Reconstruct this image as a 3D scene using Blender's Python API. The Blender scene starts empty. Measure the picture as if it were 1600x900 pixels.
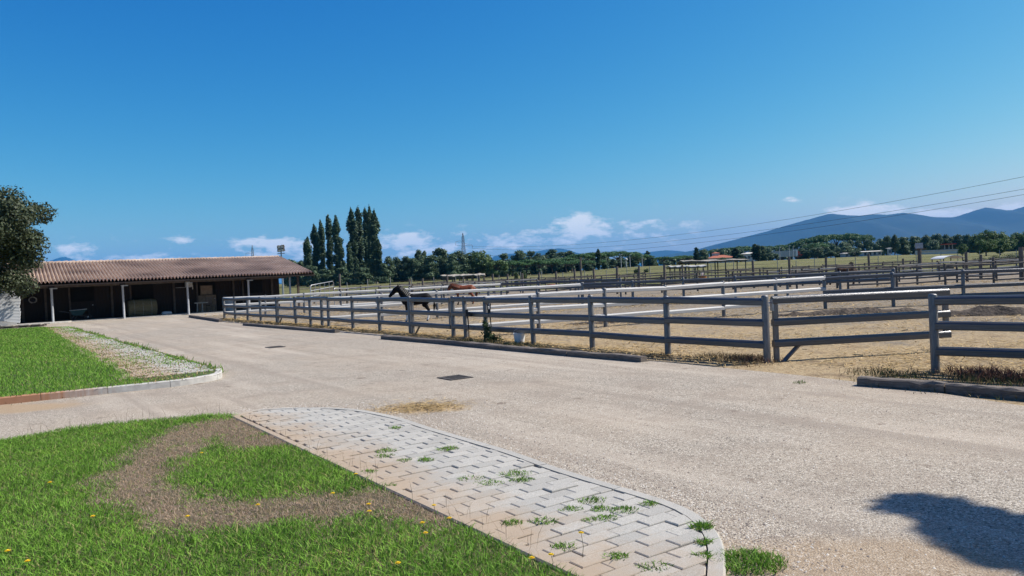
import bpy, math, random
import numpy as np
from mathutils import Vector, Matrix

random.seed(7)
RNG = np.random.default_rng(11)
R_ = math.radians
scn = bpy.context.scene
COL = scn.collection

# ------------------------------------------------------------------ camera
EYE = 1.75
FOC = 1200.0                      # focal length in pixels of the 1600 px wide photograph
ROLL = R_(2.6)
PITCH = math.atan(23 * math.cos(ROLL) / FOC)
cam_d = bpy.data.cameras.new('camera')
cam = bpy.data.objects.new('camera', cam_d)
COL.objects.link(cam)
cam_d.sensor_width = 36.0
cam_d.lens = 36.0 * FOC / 1600.0
cam_d.clip_start = 0.05
cam_d.clip_end = 60000.0
F_ = Vector((0, math.cos(PITCH), -math.sin(PITCH)))
U0 = Vector((0, math.sin(PITCH), math.cos(PITCH)))
R0 = Vector((1, 0, 0))
CR = R0 * math.cos(ROLL) - U0 * math.sin(ROLL)
CU = R0 * math.sin(ROLL) + U0 * math.cos(ROLL)
cam.matrix_world = Matrix(((CR.x, CU.x, -F_.x, 0), (CR.y, CU.y, -F_.y, 0), (CR.z, CU.z, -F_.z, EYE), (0, 0, 0, 1)))
scn.camera = cam

# ------------------------------------------------------------------ sky, sun, exposure
SUN_AZ, SUN_EL = R_(79), R_(47)
world = bpy.data.worlds.new('World')
scn.world = world
world.use_nodes = True
SUN_DIR = Vector((math.sin(SUN_AZ) * math.cos(SUN_EL), math.cos(SUN_AZ) * math.cos(SUN_EL), math.sin(SUN_EL)))
sun_d = bpy.data.lights.new('sun', 'SUN')
sun_d.energy = 5.0
sun_d.angle = R_(0.53)
sun_d.color = (1.0, 0.955, 0.88)
sun = bpy.data.objects.new('sun', sun_d)
COL.objects.link(sun)
sun.rotation_euler = SUN_DIR.to_track_quat('Z', 'Y').to_euler()
sun.location = (30, -5, 40)
SKY_STRENGTH = 0.1
SKY_GRADE = ((1.75, 2.5), (0.86, 1.35), (0.635, 0.64))
scn.view_settings.view_transform = 'Standard'
scn.view_settings.look = 'None'
scn.view_settings.exposure = 0.6
scn.view_settings.gamma = 1.0
scn.render.engine = 'CYCLES'
scn.cycles.use_denoising = True
scn.cycles.max_bounces = 6
scn.cycles.volume_bounces = 1
scn.cycles.transparent_max_bounces = 6


def ray(px, py):
    return F_ + CR * ((px - 800) / FOC) + CU * ((450 - py) / FOC)


def G(px, py, z=0.0):
    """ground point under a measured photo point"""
    d = ray(px, py)
    t = (z - EYE) / d.z
    return Vector((d.x * t, d.y * t, z))


def AT(px, py, Y):
    d = ray(px, py)
    t = Y / d.y
    return Vector((d.x * t, Y, EYE + d.z * t))


def build_world():
    nt = world.node_tree
    N = nt.nodes
    L = nt.links
    N.clear()
    out = N.new('ShaderNodeOutputWorld')
    bg = N.new('ShaderNodeBackground')
    bg.inputs['Strength'].default_value = 1.0
    sky = N.new('ShaderNodeTexSky')
    sky.sky_type = 'NISHITA'
    sky.sun_disc = False
    sky.sun_elevation = SUN_EL
    sky.sun_rotation = SUN_AZ
    sky.altitude = 0
    sky.air_density = 1.0
    sky.dust_density = 0.7
    sky.ozone_density = 2.6
    mul = N.new('ShaderNodeVectorMath'); mul.operation = 'MULTIPLY'
    mul.inputs[1].default_value = (SKY_STRENGTH,) * 3
    # deepen the blue the way the phone rendered it: one power per channel over the whole dome
    sr = N.new('ShaderNodeSeparateColor')
    cr = N.new('ShaderNodeCombineColor')
    L.new(sky.outputs[0], mul.inputs[0])
    L.new(mul.outputs[0], sr.inputs[0])
    for i, (k, e) in enumerate(SKY_GRADE):
        a = N.new('ShaderNodeMath'); a.operation = 'POWER'
        L.new(sr.outputs[i], a.inputs[0]); a.inputs[1].default_value = e
        b_ = N.new('ShaderNodeMath'); b_.operation = 'MULTIPLY'
        L.new(a.outputs[0], b_.inputs[0]); b_.inputs[1].default_value = k
        L.new(b_.outputs[0], cr.inputs[i])
    tc = N.new('ShaderNodeTexCoord')
    sep = N.new('ShaderNodeSeparateXYZ')
    L.new(tc.outputs['Generated'], sep.inputs[0])

    def m(op, a, b=None, c=None, clamp=False):
        n = N.new('ShaderNodeMath'); n.operation = op; n.use_clamp = clamp
        for i, v in enumerate((a, b, c)):
            if v is None:
                continue
            if isinstance(v, (int, float)):
                n.inputs[i].default_value = v
            else:
                L.new(v, n.inputs[i])
        return n.outputs[0]
    az = m('ARCTAN2', sep.outputs['X'], sep.outputs['Y'])
    el = m('ARCSINE', sep.outputs['Z'])
    comb = N.new('ShaderNodeCombineXYZ')
    L.new(m('MULTIPLY', az, 40.0), comb.inputs[0])
    L.new(m('MULTIPLY', el, 95.0), comb.inputs[1])
    comb.inputs[2].default_value = 3.7
    nz = N.new('ShaderNodeTexNoise')
    nz.inputs['Scale'].default_value = 1.0
    nz.inputs['Detail'].default_value = 7.0
    nz.inputs['Roughness'].default_value = 0.6
    L.new(comb.outputs[0], nz.inputs['Vector'])
    comb2 = N.new('ShaderNodeCombineXYZ')
    L.new(m('MULTIPLY', az, 5.0), comb2.inputs[0])
    L.new(m('MULTIPLY', el, 30.0), comb2.inputs[1])
    comb2.inputs[2].default_value = 1.2
    nz2 = N.new('ShaderNodeTexNoise')
    nz2.inputs['Scale'].default_value = 1.0
    nz2.inputs['Detail'].default_value = 3.0
    L.new(comb2.outputs[0], nz2.inputs['Vector'])
    # a low band of cumulus all around the horizon
    band = m('MULTIPLY', m('SMOOTHSTEP' if False else 'MULTIPLY_ADD', el, 26.0, 0.3, True), m('MULTIPLY_ADD', el, -18.0, 1.55, True), None, True)
    base = m('MULTIPLY', band, m('MULTIPLY_ADD', nz2.outputs[0], 1.7, -0.52, True))
    tot = m('MULTIPLY', base, 0.8)
    # individual cumulus banks (azimuth deg, elevation deg, half-widths deg, weight)
    for a0, e0, wa, we, k in CLOUDS:
        da = m('MULTIPLY', m('SUBTRACT', az, R_(a0)), 1.0 / R_(wa))
        de = m('MULTIPLY', m('SUBTRACT', el, R_(e0)), 1.0 / R_(we))
        g = m('EXPONENT', m('MULTIPLY', m('ADD', m('MULTIPLY', da, da), m('MULTIPLY', de, de)), -1.0))
        tot = m('ADD', tot, m('MULTIPLY', g, k))
    dens = m('MULTIPLY_ADD', m('ADD', m('MULTIPLY', tot, 1.0), m('MULTIPLY_ADD', nz.outputs[0], 2.3, -1.15)), 2.2, -0.72, True)
    dens = m('MULTIPLY', dens, m('MINIMUM', m('MULTIPLY', tot, 2.6), 1.0))
    dens = m('MULTIPLY', dens, 0.9)
    mix = N.new('ShaderNodeMixRGB')
    L.new(dens, mix.inputs[0])
    L.new(cr.outputs[0], mix.inputs[1])
    mix.inputs[2].default_value = (0.66, 0.66, 0.66, 1)
    L.new(mix.outputs[0], bg.inputs['Color'])
    L.new(bg.outputs[0], out.inputs['Surface'])


def az_el(px, py):
    d = ray(px, py).normalized()
    return math.degrees(math.atan2(d.x, d.y)), math.degrees(math.asin(d.z))


CLOUDS = []
for px, py, w, h, k in ((428, 381, 2.2, 0.55, 0.85), (632, 374, 1.7, 0.5, 0.75), (690, 388, 2.6, 0.5, 0.55), (905, 347, 1.7, 0.6, 0.7),
                        (885, 362, 3.0, 0.7, 0.45), (800, 382, 1.7, 0.5, 0.5), (1345, 331, 2.0, 0.5, 0.9), (1475, 334, 1.7, 0.4, 0.8),
                        (1578, 326, 1.0, 0.4, 0.8), (118, 386, 1.6, 0.4, 0.5), (235, 404, 1.6, 0.35, 0.5), (285, 378, 0.7, 0.3, 0.5), (1040, 352, 2.6, 0.7, 0.35),
                        (1225, 312, 1.4, 0.3, 0.4)):
    a, e = az_el(px, py)
    CLOUDS.append((a, e, w, h, k))
build_world()


# ------------------------------------------------------------------ helpers: materials
def new_mat(name):
    mt = bpy.data.materials.new(name)
    mt.use_nodes = True
    nt = mt.node_tree
    return mt, nt, nt.nodes['Principled BSDF']


def set_spec(b, v):
    for k in ('Specular IOR Level', 'Specular'):
        if k in b.inputs:
            b.inputs[k].default_value = v
            return


def noisy(name, c1, c2, scale=8.0, rough=0.8, bump=0.0, bscale=None, detail=6.0, spec=0.3, c3=None, s3=1.0, stretch=None, coord='Object', lo=0.35, hi=0.65, metal=0.0):
    """two or three colours mixed by noise, with relief from a finer noise"""
    mt, nt, b = new_mat(name)
    N, L = nt.nodes, nt.links
    tc = N.new('ShaderNodeTexCoord')
    vec = tc.outputs[coord]
    if coord == 'World':
        pass
    if stretch:
        mp = N.new('ShaderNodeMapping')
        mp.inputs['Scale'].default_value = stretch
        L.new(vec, mp.inputs['Vector'])
        vec = mp.outputs[0]
    n = N.new('ShaderNodeTexNoise')
    n.inputs['Scale'].default_value = scale
    n.inputs['Detail'].default_value = detail
    n.inputs['Roughness'].default_value = 0.6
    L.new(vec, n.inputs['Vector'])
    rp = N.new('ShaderNodeValToRGB')
    rp.color_ramp.elements[0].position = lo
    rp.color_ramp.elements[1].position = hi
    rp.color_ramp.elements[0].color = (*c1, 1)
    rp.color_ramp.elements[1].color = (*c2, 1)
    L.new(n.outputs[0], rp.inputs[0])
    colr = rp.outputs[0]
    if c3 is not None:
        n3 = N.new('ShaderNodeTexNoise')
        n3.inputs['Scale'].default_value = s3
        n3.inputs['Detail'].default_value = 4
        L.new(vec, n3.inputs['Vector'])
        r3 = N.new('ShaderNodeValToRGB')
        r3.color_ramp.elements[0].position = 0.45
        r3.color_ramp.elements[1].position = 0.68
        L.new(n3.outputs[0], r3.inputs[0])
        mx = N.new('ShaderNodeMixRGB')
        L.new(r3.outputs[0], mx.inputs[0])
        L.new(colr, mx.inputs[1])
        mx.inputs[2].default_value = (*c3, 1)
        colr = mx.outputs[0]
    L.new(colr, b.inputs['Base Color'])
    b.inputs['Roughness'].default_value = rough
    b.inputs['Metallic'].default_value = metal
    set_spec(b, spec)
    if bump > 0:
        nb = N.new('ShaderNodeTexNoise')
        nb.inputs['Scale'].default_value = bscale or scale * 4
        nb.inputs['Detail'].default_value = 5
        L.new(vec, nb.inputs['Vector'])
        bp = N.new('ShaderNodeBump')
        bp.inputs['Strength'].default_value = 1.0
        bp.inputs['Distance'].default_value = bump
        L.new(nb.outputs[0], bp.inputs['Height'])
        L.new(bp.outputs[0], b.inputs['Normal'])
    return mt


def leaf_mat(name, dark, light, trans=0.25, rough=0.6):
    """foliage: colour varies by leaf island and by tree, part of the light passes through"""
    mt, nt, b = new_mat(name)
    N, L = nt.nodes, nt.links
    geo = N.new('ShaderNodeNewGeometry')
    oi = N.new('ShaderNodeObjectInfo')
    ad = N.new('ShaderNodeMath'); ad.operation = 'MULTIPLY_ADD'
    L.new(geo.outputs['Random Per Island'], ad.inputs[0])
    ad.inputs[1].default_value = 0.75
    sc = N.new('ShaderNodeMath'); sc.operation = 'MULTIPLY'
    L.new(oi.outputs['Random'], sc.inputs[0]); sc.inputs[1].default_value = 0.25
    L.new(sc.outputs[0], ad.inputs[2])
    rp = N.new('ShaderNodeValToRGB')
    rp.color_ramp.elements[0].color = (*dark, 1)
    rp.color_ramp.elements[1].color = (*light, 1)
    L.new(ad.outputs[0], rp.inputs[0])
    L.new(rp.outputs[0], b.inputs['Base Color'])
    b.inputs['Roughness'].default_value = rough
    set_spec(b, 0.25)
    tr = N.new('ShaderNodeBsdfTranslucent')
    L.new(rp.outputs[0], tr.inputs['Color'])
    mx = N.new('ShaderNodeMixShader')
    mx.inputs[0].default_value = trans
    L.new(b.outputs[0], mx.inputs[1])
    L.new(tr.outputs[0], mx.inputs[2])
    L.new(mx.outputs[0], nt.nodes['Material Output'].inputs['Surface'])
    return mt


def attr_mat(name, rough=0.7, trans=0.3):
    """blades that carry their own colour"""
    mt, nt, b = new_mat(name)
    N, L = nt.nodes, nt.links
    at = N.new('ShaderNodeAttribute')
    at.attribute_name = 'tint'
    L.new(at.outputs['Color'], b.inputs['Base Color'])
    b.inputs['Roughness'].default_value = rough
    set_spec(b, 0.2)
    tr = N.new('ShaderNodeBsdfTranslucent')
    L.new(at.outputs['Color'], tr.inputs['Color'])
    mx = N.new('ShaderNodeMixShader')
    mx.inputs[0].default_value = trans
    L.new(b.outputs[0], mx.inputs[1])
    L.new(tr.outputs[0], mx.inputs[2])
    L.new(mx.outputs[0], nt.nodes['Material Output'].inputs['Surface'])
    return mt


M = {}
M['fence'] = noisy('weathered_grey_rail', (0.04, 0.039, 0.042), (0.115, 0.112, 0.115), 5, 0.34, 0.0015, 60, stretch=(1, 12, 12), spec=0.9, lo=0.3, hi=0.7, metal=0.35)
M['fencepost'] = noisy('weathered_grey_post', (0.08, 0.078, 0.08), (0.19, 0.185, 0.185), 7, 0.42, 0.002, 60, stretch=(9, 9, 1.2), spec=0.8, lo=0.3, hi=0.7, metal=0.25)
M['sunlitrail'] = noisy('sunlit_pale_rail', (0.3, 0.295, 0.285), (0.5, 0.49, 0.475), 5, 0.5, 0.002, 60, stretch=(1, 12, 12), spec=0.5, lo=0.3, hi=0.7)  # paler copy of the grey rail, sunlight put into its colour
M['rustic'] = noisy('rough_brown_timber', (0.075, 0.062, 0.052), (0.2, 0.17, 0.14), 6, 0.85, 0.004, 50, lo=0.3, hi=0.7)
M['rusticpale'] = noisy('silvered_timber', (0.25, 0.23, 0.2), (0.45, 0.42, 0.38), 6, 0.8, 0.003, 50)
M['sleeper'] = noisy('weathered_sleeper', (0.085, 0.07, 0.06), (0.23, 0.195, 0.165), 7, 0.9, 0.006, 30, stretch=(1, 9, 9), lo=0.3, hi=0.72)
M['concrete'] = noisy('kerb_concrete', (0.36, 0.34, 0.31), (0.5, 0.48, 0.44), 9, 0.9, 0.002, 120)
M['metal'] = noisy('galvanised_steel', (0.32, 0.33, 0.34), (0.45, 0.46, 0.47), 12, 0.45, 0, metal=0.6)
M['darkmetal'] = noisy('dark_steel', (0.05, 0.046, 0.043), (0.1, 0.09, 0.082), 12, 0.8, 0, spec=0.15)
M['pylon'] = noisy('pylon_steel', (0.1, 0.105, 0.115), (0.16, 0.165, 0.175), 2, 0.6)
M['wire'] = noisy('cable_black', (0.03, 0.03, 0.035), (0.05, 0.05, 0.055), 2, 0.6)
M['barnwood'] = noisy('dark_stained_boards', (0.016, 0.011, 0.009), (0.036, 0.024, 0.019), 4, 0.8, 0.004, 40, stretch=(6, 6, 0.6))
M['barnbeam'] = noisy('brown_stained_beam', (0.07, 0.052, 0.042), (0.13, 0.1, 0.08), 5, 0.8, 0.003, 40)
M['column'] = noisy('grey_painted_column', (0.3, 0.31, 0.33), (0.42, 0.43, 0.44), 6, 0.6)
M['tandoor'] = noisy('tan_plywood', (0.2, 0.13, 0.08), (0.3, 0.21, 0.14), 4, 0.75, 0.002, 40)
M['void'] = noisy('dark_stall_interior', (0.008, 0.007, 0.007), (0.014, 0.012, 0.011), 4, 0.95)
M['white'] = noisy('white_plastic', (0.68, 0.68, 0.66), (0.8, 0.8, 0.78), 5, 0.5)
M['whiteboard'] = noisy('worn_white_paint', (0.5, 0.51, 0.52), (0.68, 0.68, 0.67), 2, 0.7, 0.001, 40, stretch=(0.6, 6, 6))
M['blackplastic'] = noisy('black_plastic', (0.012, 0.012, 0.013), (0.03, 0.03, 0.03), 8, 0.5)
M['bluetub'] = noisy('blue_green_steel_tray', (0.012, 0.04, 0.046), (0.02, 0.06, 0.066), 6, 0.6, spec=0.2)
M['hay'] = noisy('hay', (0.1, 0.078, 0.04), (0.25, 0.2, 0.11), 30, 0.95, 0.02, 60)
M['trunk'] = noisy('bark', (0.07, 0.055, 0.042), (0.17, 0.14, 0.11), 5, 0.95, 0.02, 20, stretch=(4, 4, 0.7))
M['paletrunk'] = noisy('pale_bark', (0.22, 0.2, 0.17), (0.4, 0.37, 0.32), 3, 0.9)
M['oak'] = leaf_mat('holm_oak_leaves', (0.02, 0.032, 0.014), (0.075, 0.095, 0.045), 0.15)
M['poplar'] = leaf_mat('poplar_leaves', (0.026, 0.054, 0.03), (0.105, 0.16, 0.08), 0.2)
M['eucalypt'] = leaf_mat('eucalyptus_leaves', (0.045, 0.08, 0.045), (0.15, 0.215, 0.11), 0.2)
M['broad'] = leaf_mat('broad_leaves', (0.045, 0.09, 0.028), (0.165, 0.24, 0.08), 0.25)
M['pine'] = leaf_mat('pine_needles', (0.028, 0.085, 0.03), (0.1, 0.2, 0.065), 0.12)
M['bush'] = leaf_mat('hedge_leaves', (0.03, 0.055, 0.02), (0.1, 0.145, 0.055), 0.25)
M['reddish'] = leaf_mat('red_brown_twigs', (0.06, 0.035, 0.03), (0.13, 0.085, 0.07), 0.2)
M['grass'] = attr_mat('grass_blades')
M['straw'] = attr_mat('straw_blades', 0.8, 0.15)
M['yellow'] = noisy('yellow_petals', (0.75, 0.5, 0.01), (0.85, 0.62, 0.02), 60, 0.6)
M['stem'] = noisy('flower_stem', (0.08, 0.09, 0.035), (0.14, 0.13, 0.06), 30, 0.7)
M['redroof'] = noisy('red_clay_roof', (0.3, 0.085, 0.05), (0.4, 0.14, 0.08), 2, 0.85)
M['plaster'] = noisy('pale_plaster', (0.5, 0.47, 0.42), (0.6, 0.57, 0.52), 1, 0.9)
M['whitewall'] = noisy('white_wall', (0.4, 0.41, 0.42), (0.52, 0.53, 0.53), 1, 0.85)
M['glass'] = noisy('dark_glass', (0.03, 0.04, 0.05), (0.05, 0.06, 0.07), 1, 0.15, spec=0.6)
M['red'] = noisy('red_paint', (0.5, 0.03, 0.025), (0.6, 0.05, 0.04), 2, 0.5)
M['orange'] = noisy('orange_plastic', (0.5, 0.17, 0.05), (0.6, 0.24, 0.08), 4, 0.6)
M['greycover'] = noisy('grey_sheeting', (0.34, 0.33, 0.31), (0.52, 0.5, 0.47), 3, 0.8, 0.01, 6)
M['shelterroof'] = noisy('pale_thatch_mat', (0.22, 0.195, 0.16), (0.4, 0.36, 0.3), 5, 0.9, 0.01, 20)


# ------------------------------------------------------------------ helpers: meshes
class MB:
    def __init__(s):
        s.v = []
        s.f = []

    def add(s, vs, fs):
        o = len(s.v)
        s.v += [tuple(v) for v in vs]
        s.f += [tuple(i + o for i in f) for f in fs]
        return s

    def box(s, c, d, rz=0.0, mat=None):
        x, y, z = d[0] / 2, d[1] / 2, d[2] / 2
        vs = [Vector((a * x, b * y, e * z)) for a in (-1, 1) for b in (-1, 1) for e in (-1, 1)]
        rm = mat or Matrix.Rotation(rz, 3, 'Z')
        vs = [rm @ v + Vector(c) for v in vs]
        return s.add(vs, [(0, 1, 3, 2), (4, 6, 7, 5), (0, 4, 5, 1), (2, 3, 7, 6), (0, 2, 6, 4), (1, 5, 7, 3)])

    def tube(s, pts, rad, n=8, caps=True):
        pts = [Vector(p) for p in pts]
        if not hasattr(rad, '__len__'):
            rad = [rad] * len(pts)
        rings = []
        ref = None
        for i, p in enumerate(pts):
            t = (pts[min(i + 1, len(pts) - 1)] - pts[max(i - 1, 0)]).normalized()
            if ref is None:
                ref = Vector((0, 0, 1)) if abs(t.z) < 0.9 else Vector((1, 0, 0))
            a = t.cross(ref).normalized()
            b = t.cross(a).normalized()
            ref = -b if False else ref
            rings.append([p + (a * math.cos(k * 2 * math.pi / n) + b * math.sin(k * 2 * math.pi / n)) * rad[i] for k in range(n)])
        vs = [v for r in rings for v in r]
        fs = []
        for i in range(len(rings) - 1):
            for k in range(n):
                k2 = (k + 1) % n
                fs.append((i * n + k, i * n + k2, (i + 1) * n + k2, (i + 1) * n + k))
        if caps:
            fs.append(tuple(range(n - 1, -1, -1)))
            fs.append(tuple((len(rings) - 1) * n + k for k in range(n)))
        return s.add(vs, fs)

    def lathe(s, prof, n=12, c=(0, 0, 0)):
        vs, fs = [], []
        for r, z in prof:
            for k in range(n):
                a = k * 2 * math.pi / n
                vs.append((c[0] + r * math.cos(a), c[1] + r * math.sin(a), c[2] + z))
        for i in range(len(prof) - 1):
            for k in range(n):
                k2 = (k + 1) % n
                fs.append((i * n + k, i * n + k2, (i + 1) * n + k2, (i + 1) * n + k))
        fs.append(tuple(range(n - 1, -1, -1)))
        fs.append(tuple((len(prof) - 1) * n + k for k in range(n)))
        return s.add(vs, fs)

    def mesh(s, name, mat=None, smooth=False):
        me = bpy.data.meshes.new(name)
        me.from_pydata(s.v, [], s.f)
        me.update()
        if mat:
            me.materials.append(mat)
        if smooth:
            me.polygons.foreach_set('use_smooth', [True] * len(me.polygons))
            try:
                me.set_sharp_from_angle(angle=R_(50))
            except Exception:
                pass
        return me


def np_mesh(name, verts, faces, mat, tint=None):
    """verts (n,3), faces (m,k) with k corners each"""
    me = bpy.data.meshes.new(name)
    n, (m, k) = len(verts), faces.shape
    me.vertices.add(n)
    me.vertices.foreach_set('co', np.ascontiguousarray(verts, dtype=np.float32).ravel())
    me.loops.add(m * k)
    me.loops.foreach_set('vertex_index', np.ascontiguousarray(faces, dtype=np.int32).ravel())
    me.polygons.add(m)
    me.polygons.foreach_set('loop_start', np.arange(0, m * k, k, dtype=np.int32))
    try:
        me.polygons.foreach_set('loop_total', np.full(m, k, dtype=np.int32))
    except Exception:
        pass
    if tint is not None:
        ca = me.color_attributes.new('tint', 'FLOAT_COLOR', 'POINT')
        t4 = np.ones((n, 4), dtype=np.float32)
        t4[:, :3] = tint
        ca.data.foreach_set('color', t4.ravel())
    me.update(calc_edges=True)
    me.validate()
    me.materials.append(mat)
    return me


def put(name, me, parent=None, loc=None, rot=None, scale=None):
    o = bpy.data.objects.new(name, me)
    COL.objects.link(o)
    if parent:
        o.parent = parent
    if loc is not None:
        o.location = loc
    if rot is not None:
        o.rotation_euler = rot
    if scale is not None:
        o.scale = scale
    return o


def obj(name, mb, mat, parent=None, loc=None, rot=None, smooth=False, scale=None):
    return put(name, mb.mesh(name, mat, smooth), parent, loc, rot, scale)


def thing(name, label, cat, loc=(0, 0, 0), rz=0.0, group=None):
    o = bpy.data.objects.new(name, None)
    COL.objects.link(o)
    o.location = loc
    o.rotation_euler = (0, 0, rz)
    return tag(o, label, cat, group)


def tag(o, label, cat, group=None, kind=None):
    o['label'] = label
    o['category'] = cat
    if group:
        o['group'] = group
    if kind:
        o['kind'] = kind
    return o


def struct(o):
    o['kind'] = 'structure'
    return o


def stuff(o, label=None, cat=None):
    o['kind'] = 'stuff'
    if label:
        o['label'] = label
        o['category'] = cat
    return o


ORD = ['first', 'second', 'third', 'fourth', 'fifth', 'sixth', 'seventh', 'eighth', 'ninth', 'tenth', 'eleventh', 'twelfth', 'thirteenth', 'fourteenth',
       'fifteenth', 'sixteenth', 'seventeenth', 'eighteenth', 'nineteenth', 'twentieth', 'twenty-first', 'twenty-second', 'twenty-third', 'twenty-fourth',
       'twenty-fifth', 'twenty-sixth', 'twenty-seventh', 'twenty-eighth', 'twenty-ninth', 'thirtieth']

# the place is laid out on a grid turned about 35 degrees
GA = R_(35.3)
GB = Vector((math.cos(GA), math.sin(GA), 0))      # along the barn front and the cross fences
GF = Vector((-math.sin(GA), math.cos(GA), 0))     # along the road and the long fence, away from the viewer


def sstep(t):
    t = max(0.0, min(1.0, t))
    return t * t * (3 - 2 * t)


def TZ(x, y):
    """height of the ground: level yard and paddocks, then a slow rise through the field"""
    if y < 70:
        return 0.0
    u = x / y
    a = 0.8 + 1.3 * sstep((u - 0.02) / 0.14) - 0.7 * sstep((u - 0.47) / 0.15)
    return a * sstep((y - 95) / 190)

# ================================================================== THE SETTING
def poly_sheet(name, pts, z, mat):
    mb = MB()
    mb.add([(p[0], p[1], z) for p in pts], [tuple(range(len(pts)))])
    o = obj(name, mb, mat)
    return struct(o)


def ramp(N, L, src, stops):
    r = N.new('ShaderNodeValToRGB')
    els = r.color_ramp.elements
    while len(els) < len(stops):
        els.new(0.5)
    for e, (p, c) in zip(els, stops):
        e.position = p
        e.color = (*c, 1) if len(c) == 3 else c
    L.new(src, r.inputs[0])
    return r.outputs[0]


def noise(N, L, vec, scale, detail=5, rough=0.6, stretch=None):
    if stretch:
        mp = N.new('ShaderNodeMapping')
        mp.inputs['Scale'].default_value = stretch
        mp.inputs['Rotation'].default_value = (0, 0, 0)
        L.new(vec, mp.inputs['Vector'])
        vec = mp.outputs[0]
    n = N.new('ShaderNodeTexNoise')
    n.inputs['Scale'].default_value = scale
    n.inputs['Detail'].default_value = detail
    n.inputs['Roughness'].default_value = rough
    L.new(vec, n.inputs['Vector'])
    return n.outputs[0]


def mixc(N, L, fac, a, b, mode='MIX'):
    m = N.new('ShaderNodeMixRGB')
    m.blend_type = mode
    for i, v in ((0, fac), (1, a), (2, b)):
        if isinstance(v, (int, float)):
            m.inputs[i].default_value = v
        elif isinstance(v, tuple):
            m.inputs[i].default_value = (*v, 1) if len(v) == 3 else v
        else:
            L.new(v, m.inputs[i])
    return m.outputs[0]


def road_material():
    mt, nt, b = new_mat('worn_chip_asphalt')
    N, L = nt.nodes, nt.links
    tc = N.new('ShaderNodeTexCoord')
    vec = tc.outputs['Object']
    vor = N.new('ShaderNodeTexVoronoi')
    vor.inputs['Scale'].default_value = 88
    L.new(vec, vor.inputs['Vector'])
    sepc = N.new('ShaderNodeSeparateColor')
    L.new(vor.outputs['Color'], sepc.inputs[0])
    chips = ramp(N, L, sepc.outputs[0], [(0.0, (0.12, 0.103, 0.085)), (0.2, (0.29, 0.252, 0.203)), (0.6, (0.405, 0.352, 0.284)), (0.88, (0.51, 0.452, 0.372)), (1.0, (0.68, 0.62, 0.53))])
    # gaps between chips hold dark binder
    gap = ramp(N, L, vor.outputs['Distance'], [(0.0, (1, 1, 1)), (0.45, (1, 1, 1)), (0.8, (0.66, 0.64, 0.62))])
    c = mixc(N, L, 1.0, chips, gap, 'MULTIPLY')
    # patches: dusty pale, brown stained, dark worn
    big = noise(N, L, vec, 0.33, 5, 0.55)
    c = mixc(N, L, ramp(N, L, big, [(0.42, (0, 0, 0)), (0.7, (0.5, 0.5, 0.5))]), c, (0.44, 0.355, 0.265))
    mid = noise(N, L, vec, 1.3, 6, 0.65)
    c = mixc(N, L, ramp(N, L, mid, [(0.5, (0, 0, 0)), (0.72, (0.6, 0.6, 0.6))]), c, (0.235, 0.19, 0.15))
    # dust drifts along the driving direction
    mp = N.new('ShaderNodeMapping')
    mp.inputs['Rotation'].default_value = (0, 0, -GA)
    L.new(vec, mp.inputs['Vector'])
    dust = noise(N, L, mp.outputs[0], 1.0, 5, 0.6, (1.1, 0.12, 1))
    c = mixc(N, L, ramp(N, L, dust, [(0.52, (0, 0, 0)), (0.72, (0.6, 0.6, 0.6))]), c, (0.52, 0.45, 0.365))
    trk = noise(N, L, mp.outputs[0], 1.0, 4, 0.5, (2.6, 0.05, 1))
    c = mixc(N, L, ramp(N, L, trk, [(0.53, (0, 0, 0)), (0.65, (0.55, 0.55, 0.55))]), c, (0.27, 0.225, 0.18))
    spots = noise(N, L, vec, 3.1, 3, 0.5)
    c = mixc(N, L, ramp(N, L, spots, [(0.66, (0, 0, 0)), (0.74, (0.75, 0.75, 0.75))]), c, (0.16, 0.12, 0.09))
    # orange soil washed over the near corner
    def blob(cx, cy, rx, ry, soft):
        s = N.new('ShaderNodeVectorMath'); s.operation = 'SUBTRACT'
        L.new(vec, s.inputs[0]); s.inputs[1].default_value = (cx, cy, 0)
        d = N.new('ShaderNodeVectorMath'); d.operation = 'DIVIDE'
        L.new(s.outputs[0], d.inputs[0]); d.inputs[1].default_value = (rx, ry, 1000)
        ln = N.new('ShaderNodeVectorMath'); ln.operation = 'LENGTH'
        L.new(d.outputs[0], ln.inputs[0])
        ad = N.new('ShaderNodeMath'); ad.operation = 'ADD'
        L.new(ln.outputs['Value'], ad.inputs[0])
        nn = N.new('ShaderNodeMath'); nn.operation = 'MULTIPLY_ADD'
        L.new(mid, nn.inputs[0]); nn.inputs[1].default_value = 1.6; nn.inputs[2].default_value = -0.8
        L.new(nn.outputs[0], ad.inputs[1])
        return ramp(N, L, ad.outputs[0], [(0.5, (soft, soft, soft)), (1.15, (0, 0, 0))])
    p = G(1330, 890)
    c = mixc(N, L, blob(p.x, p.y, 1.1, 0.55, 0.42), c, (0.34, 0.225, 0.12))
    p = G(60, 640)
    c = mixc(N, L, blob(p.x - 0.6, p.y, 1.6, 0.7, 0.7), c, (0.36, 0.25, 0.14))
    p = G(660, 642)
    c = mixc(N, L, blob(p.x, p.y, 0.7, 0.5, 0.75), c, (0.4, 0.27, 0.12))
    L.new(c, b.inputs['Base Color'])
    b.inputs['Roughness'].default_value = 0.92
    set_spec(b, 0.2)
    bp = N.new('ShaderNodeBump')
    bp.inputs['Strength'].default_value = 0.9
    bp.inputs['Distance'].default_value = 0.006
    inv = N.new('ShaderNodeMath'); inv.operation = 'SUBTRACT'
    inv.inputs[0].default_value = 1.0
    L.new(vor.outputs['Distance'], inv.inputs[1])
    L.new(inv.outputs[0], bp.inputs['Height'])
    L.new(bp.outputs[0], b.inputs['Normal'])
    return mt


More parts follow.
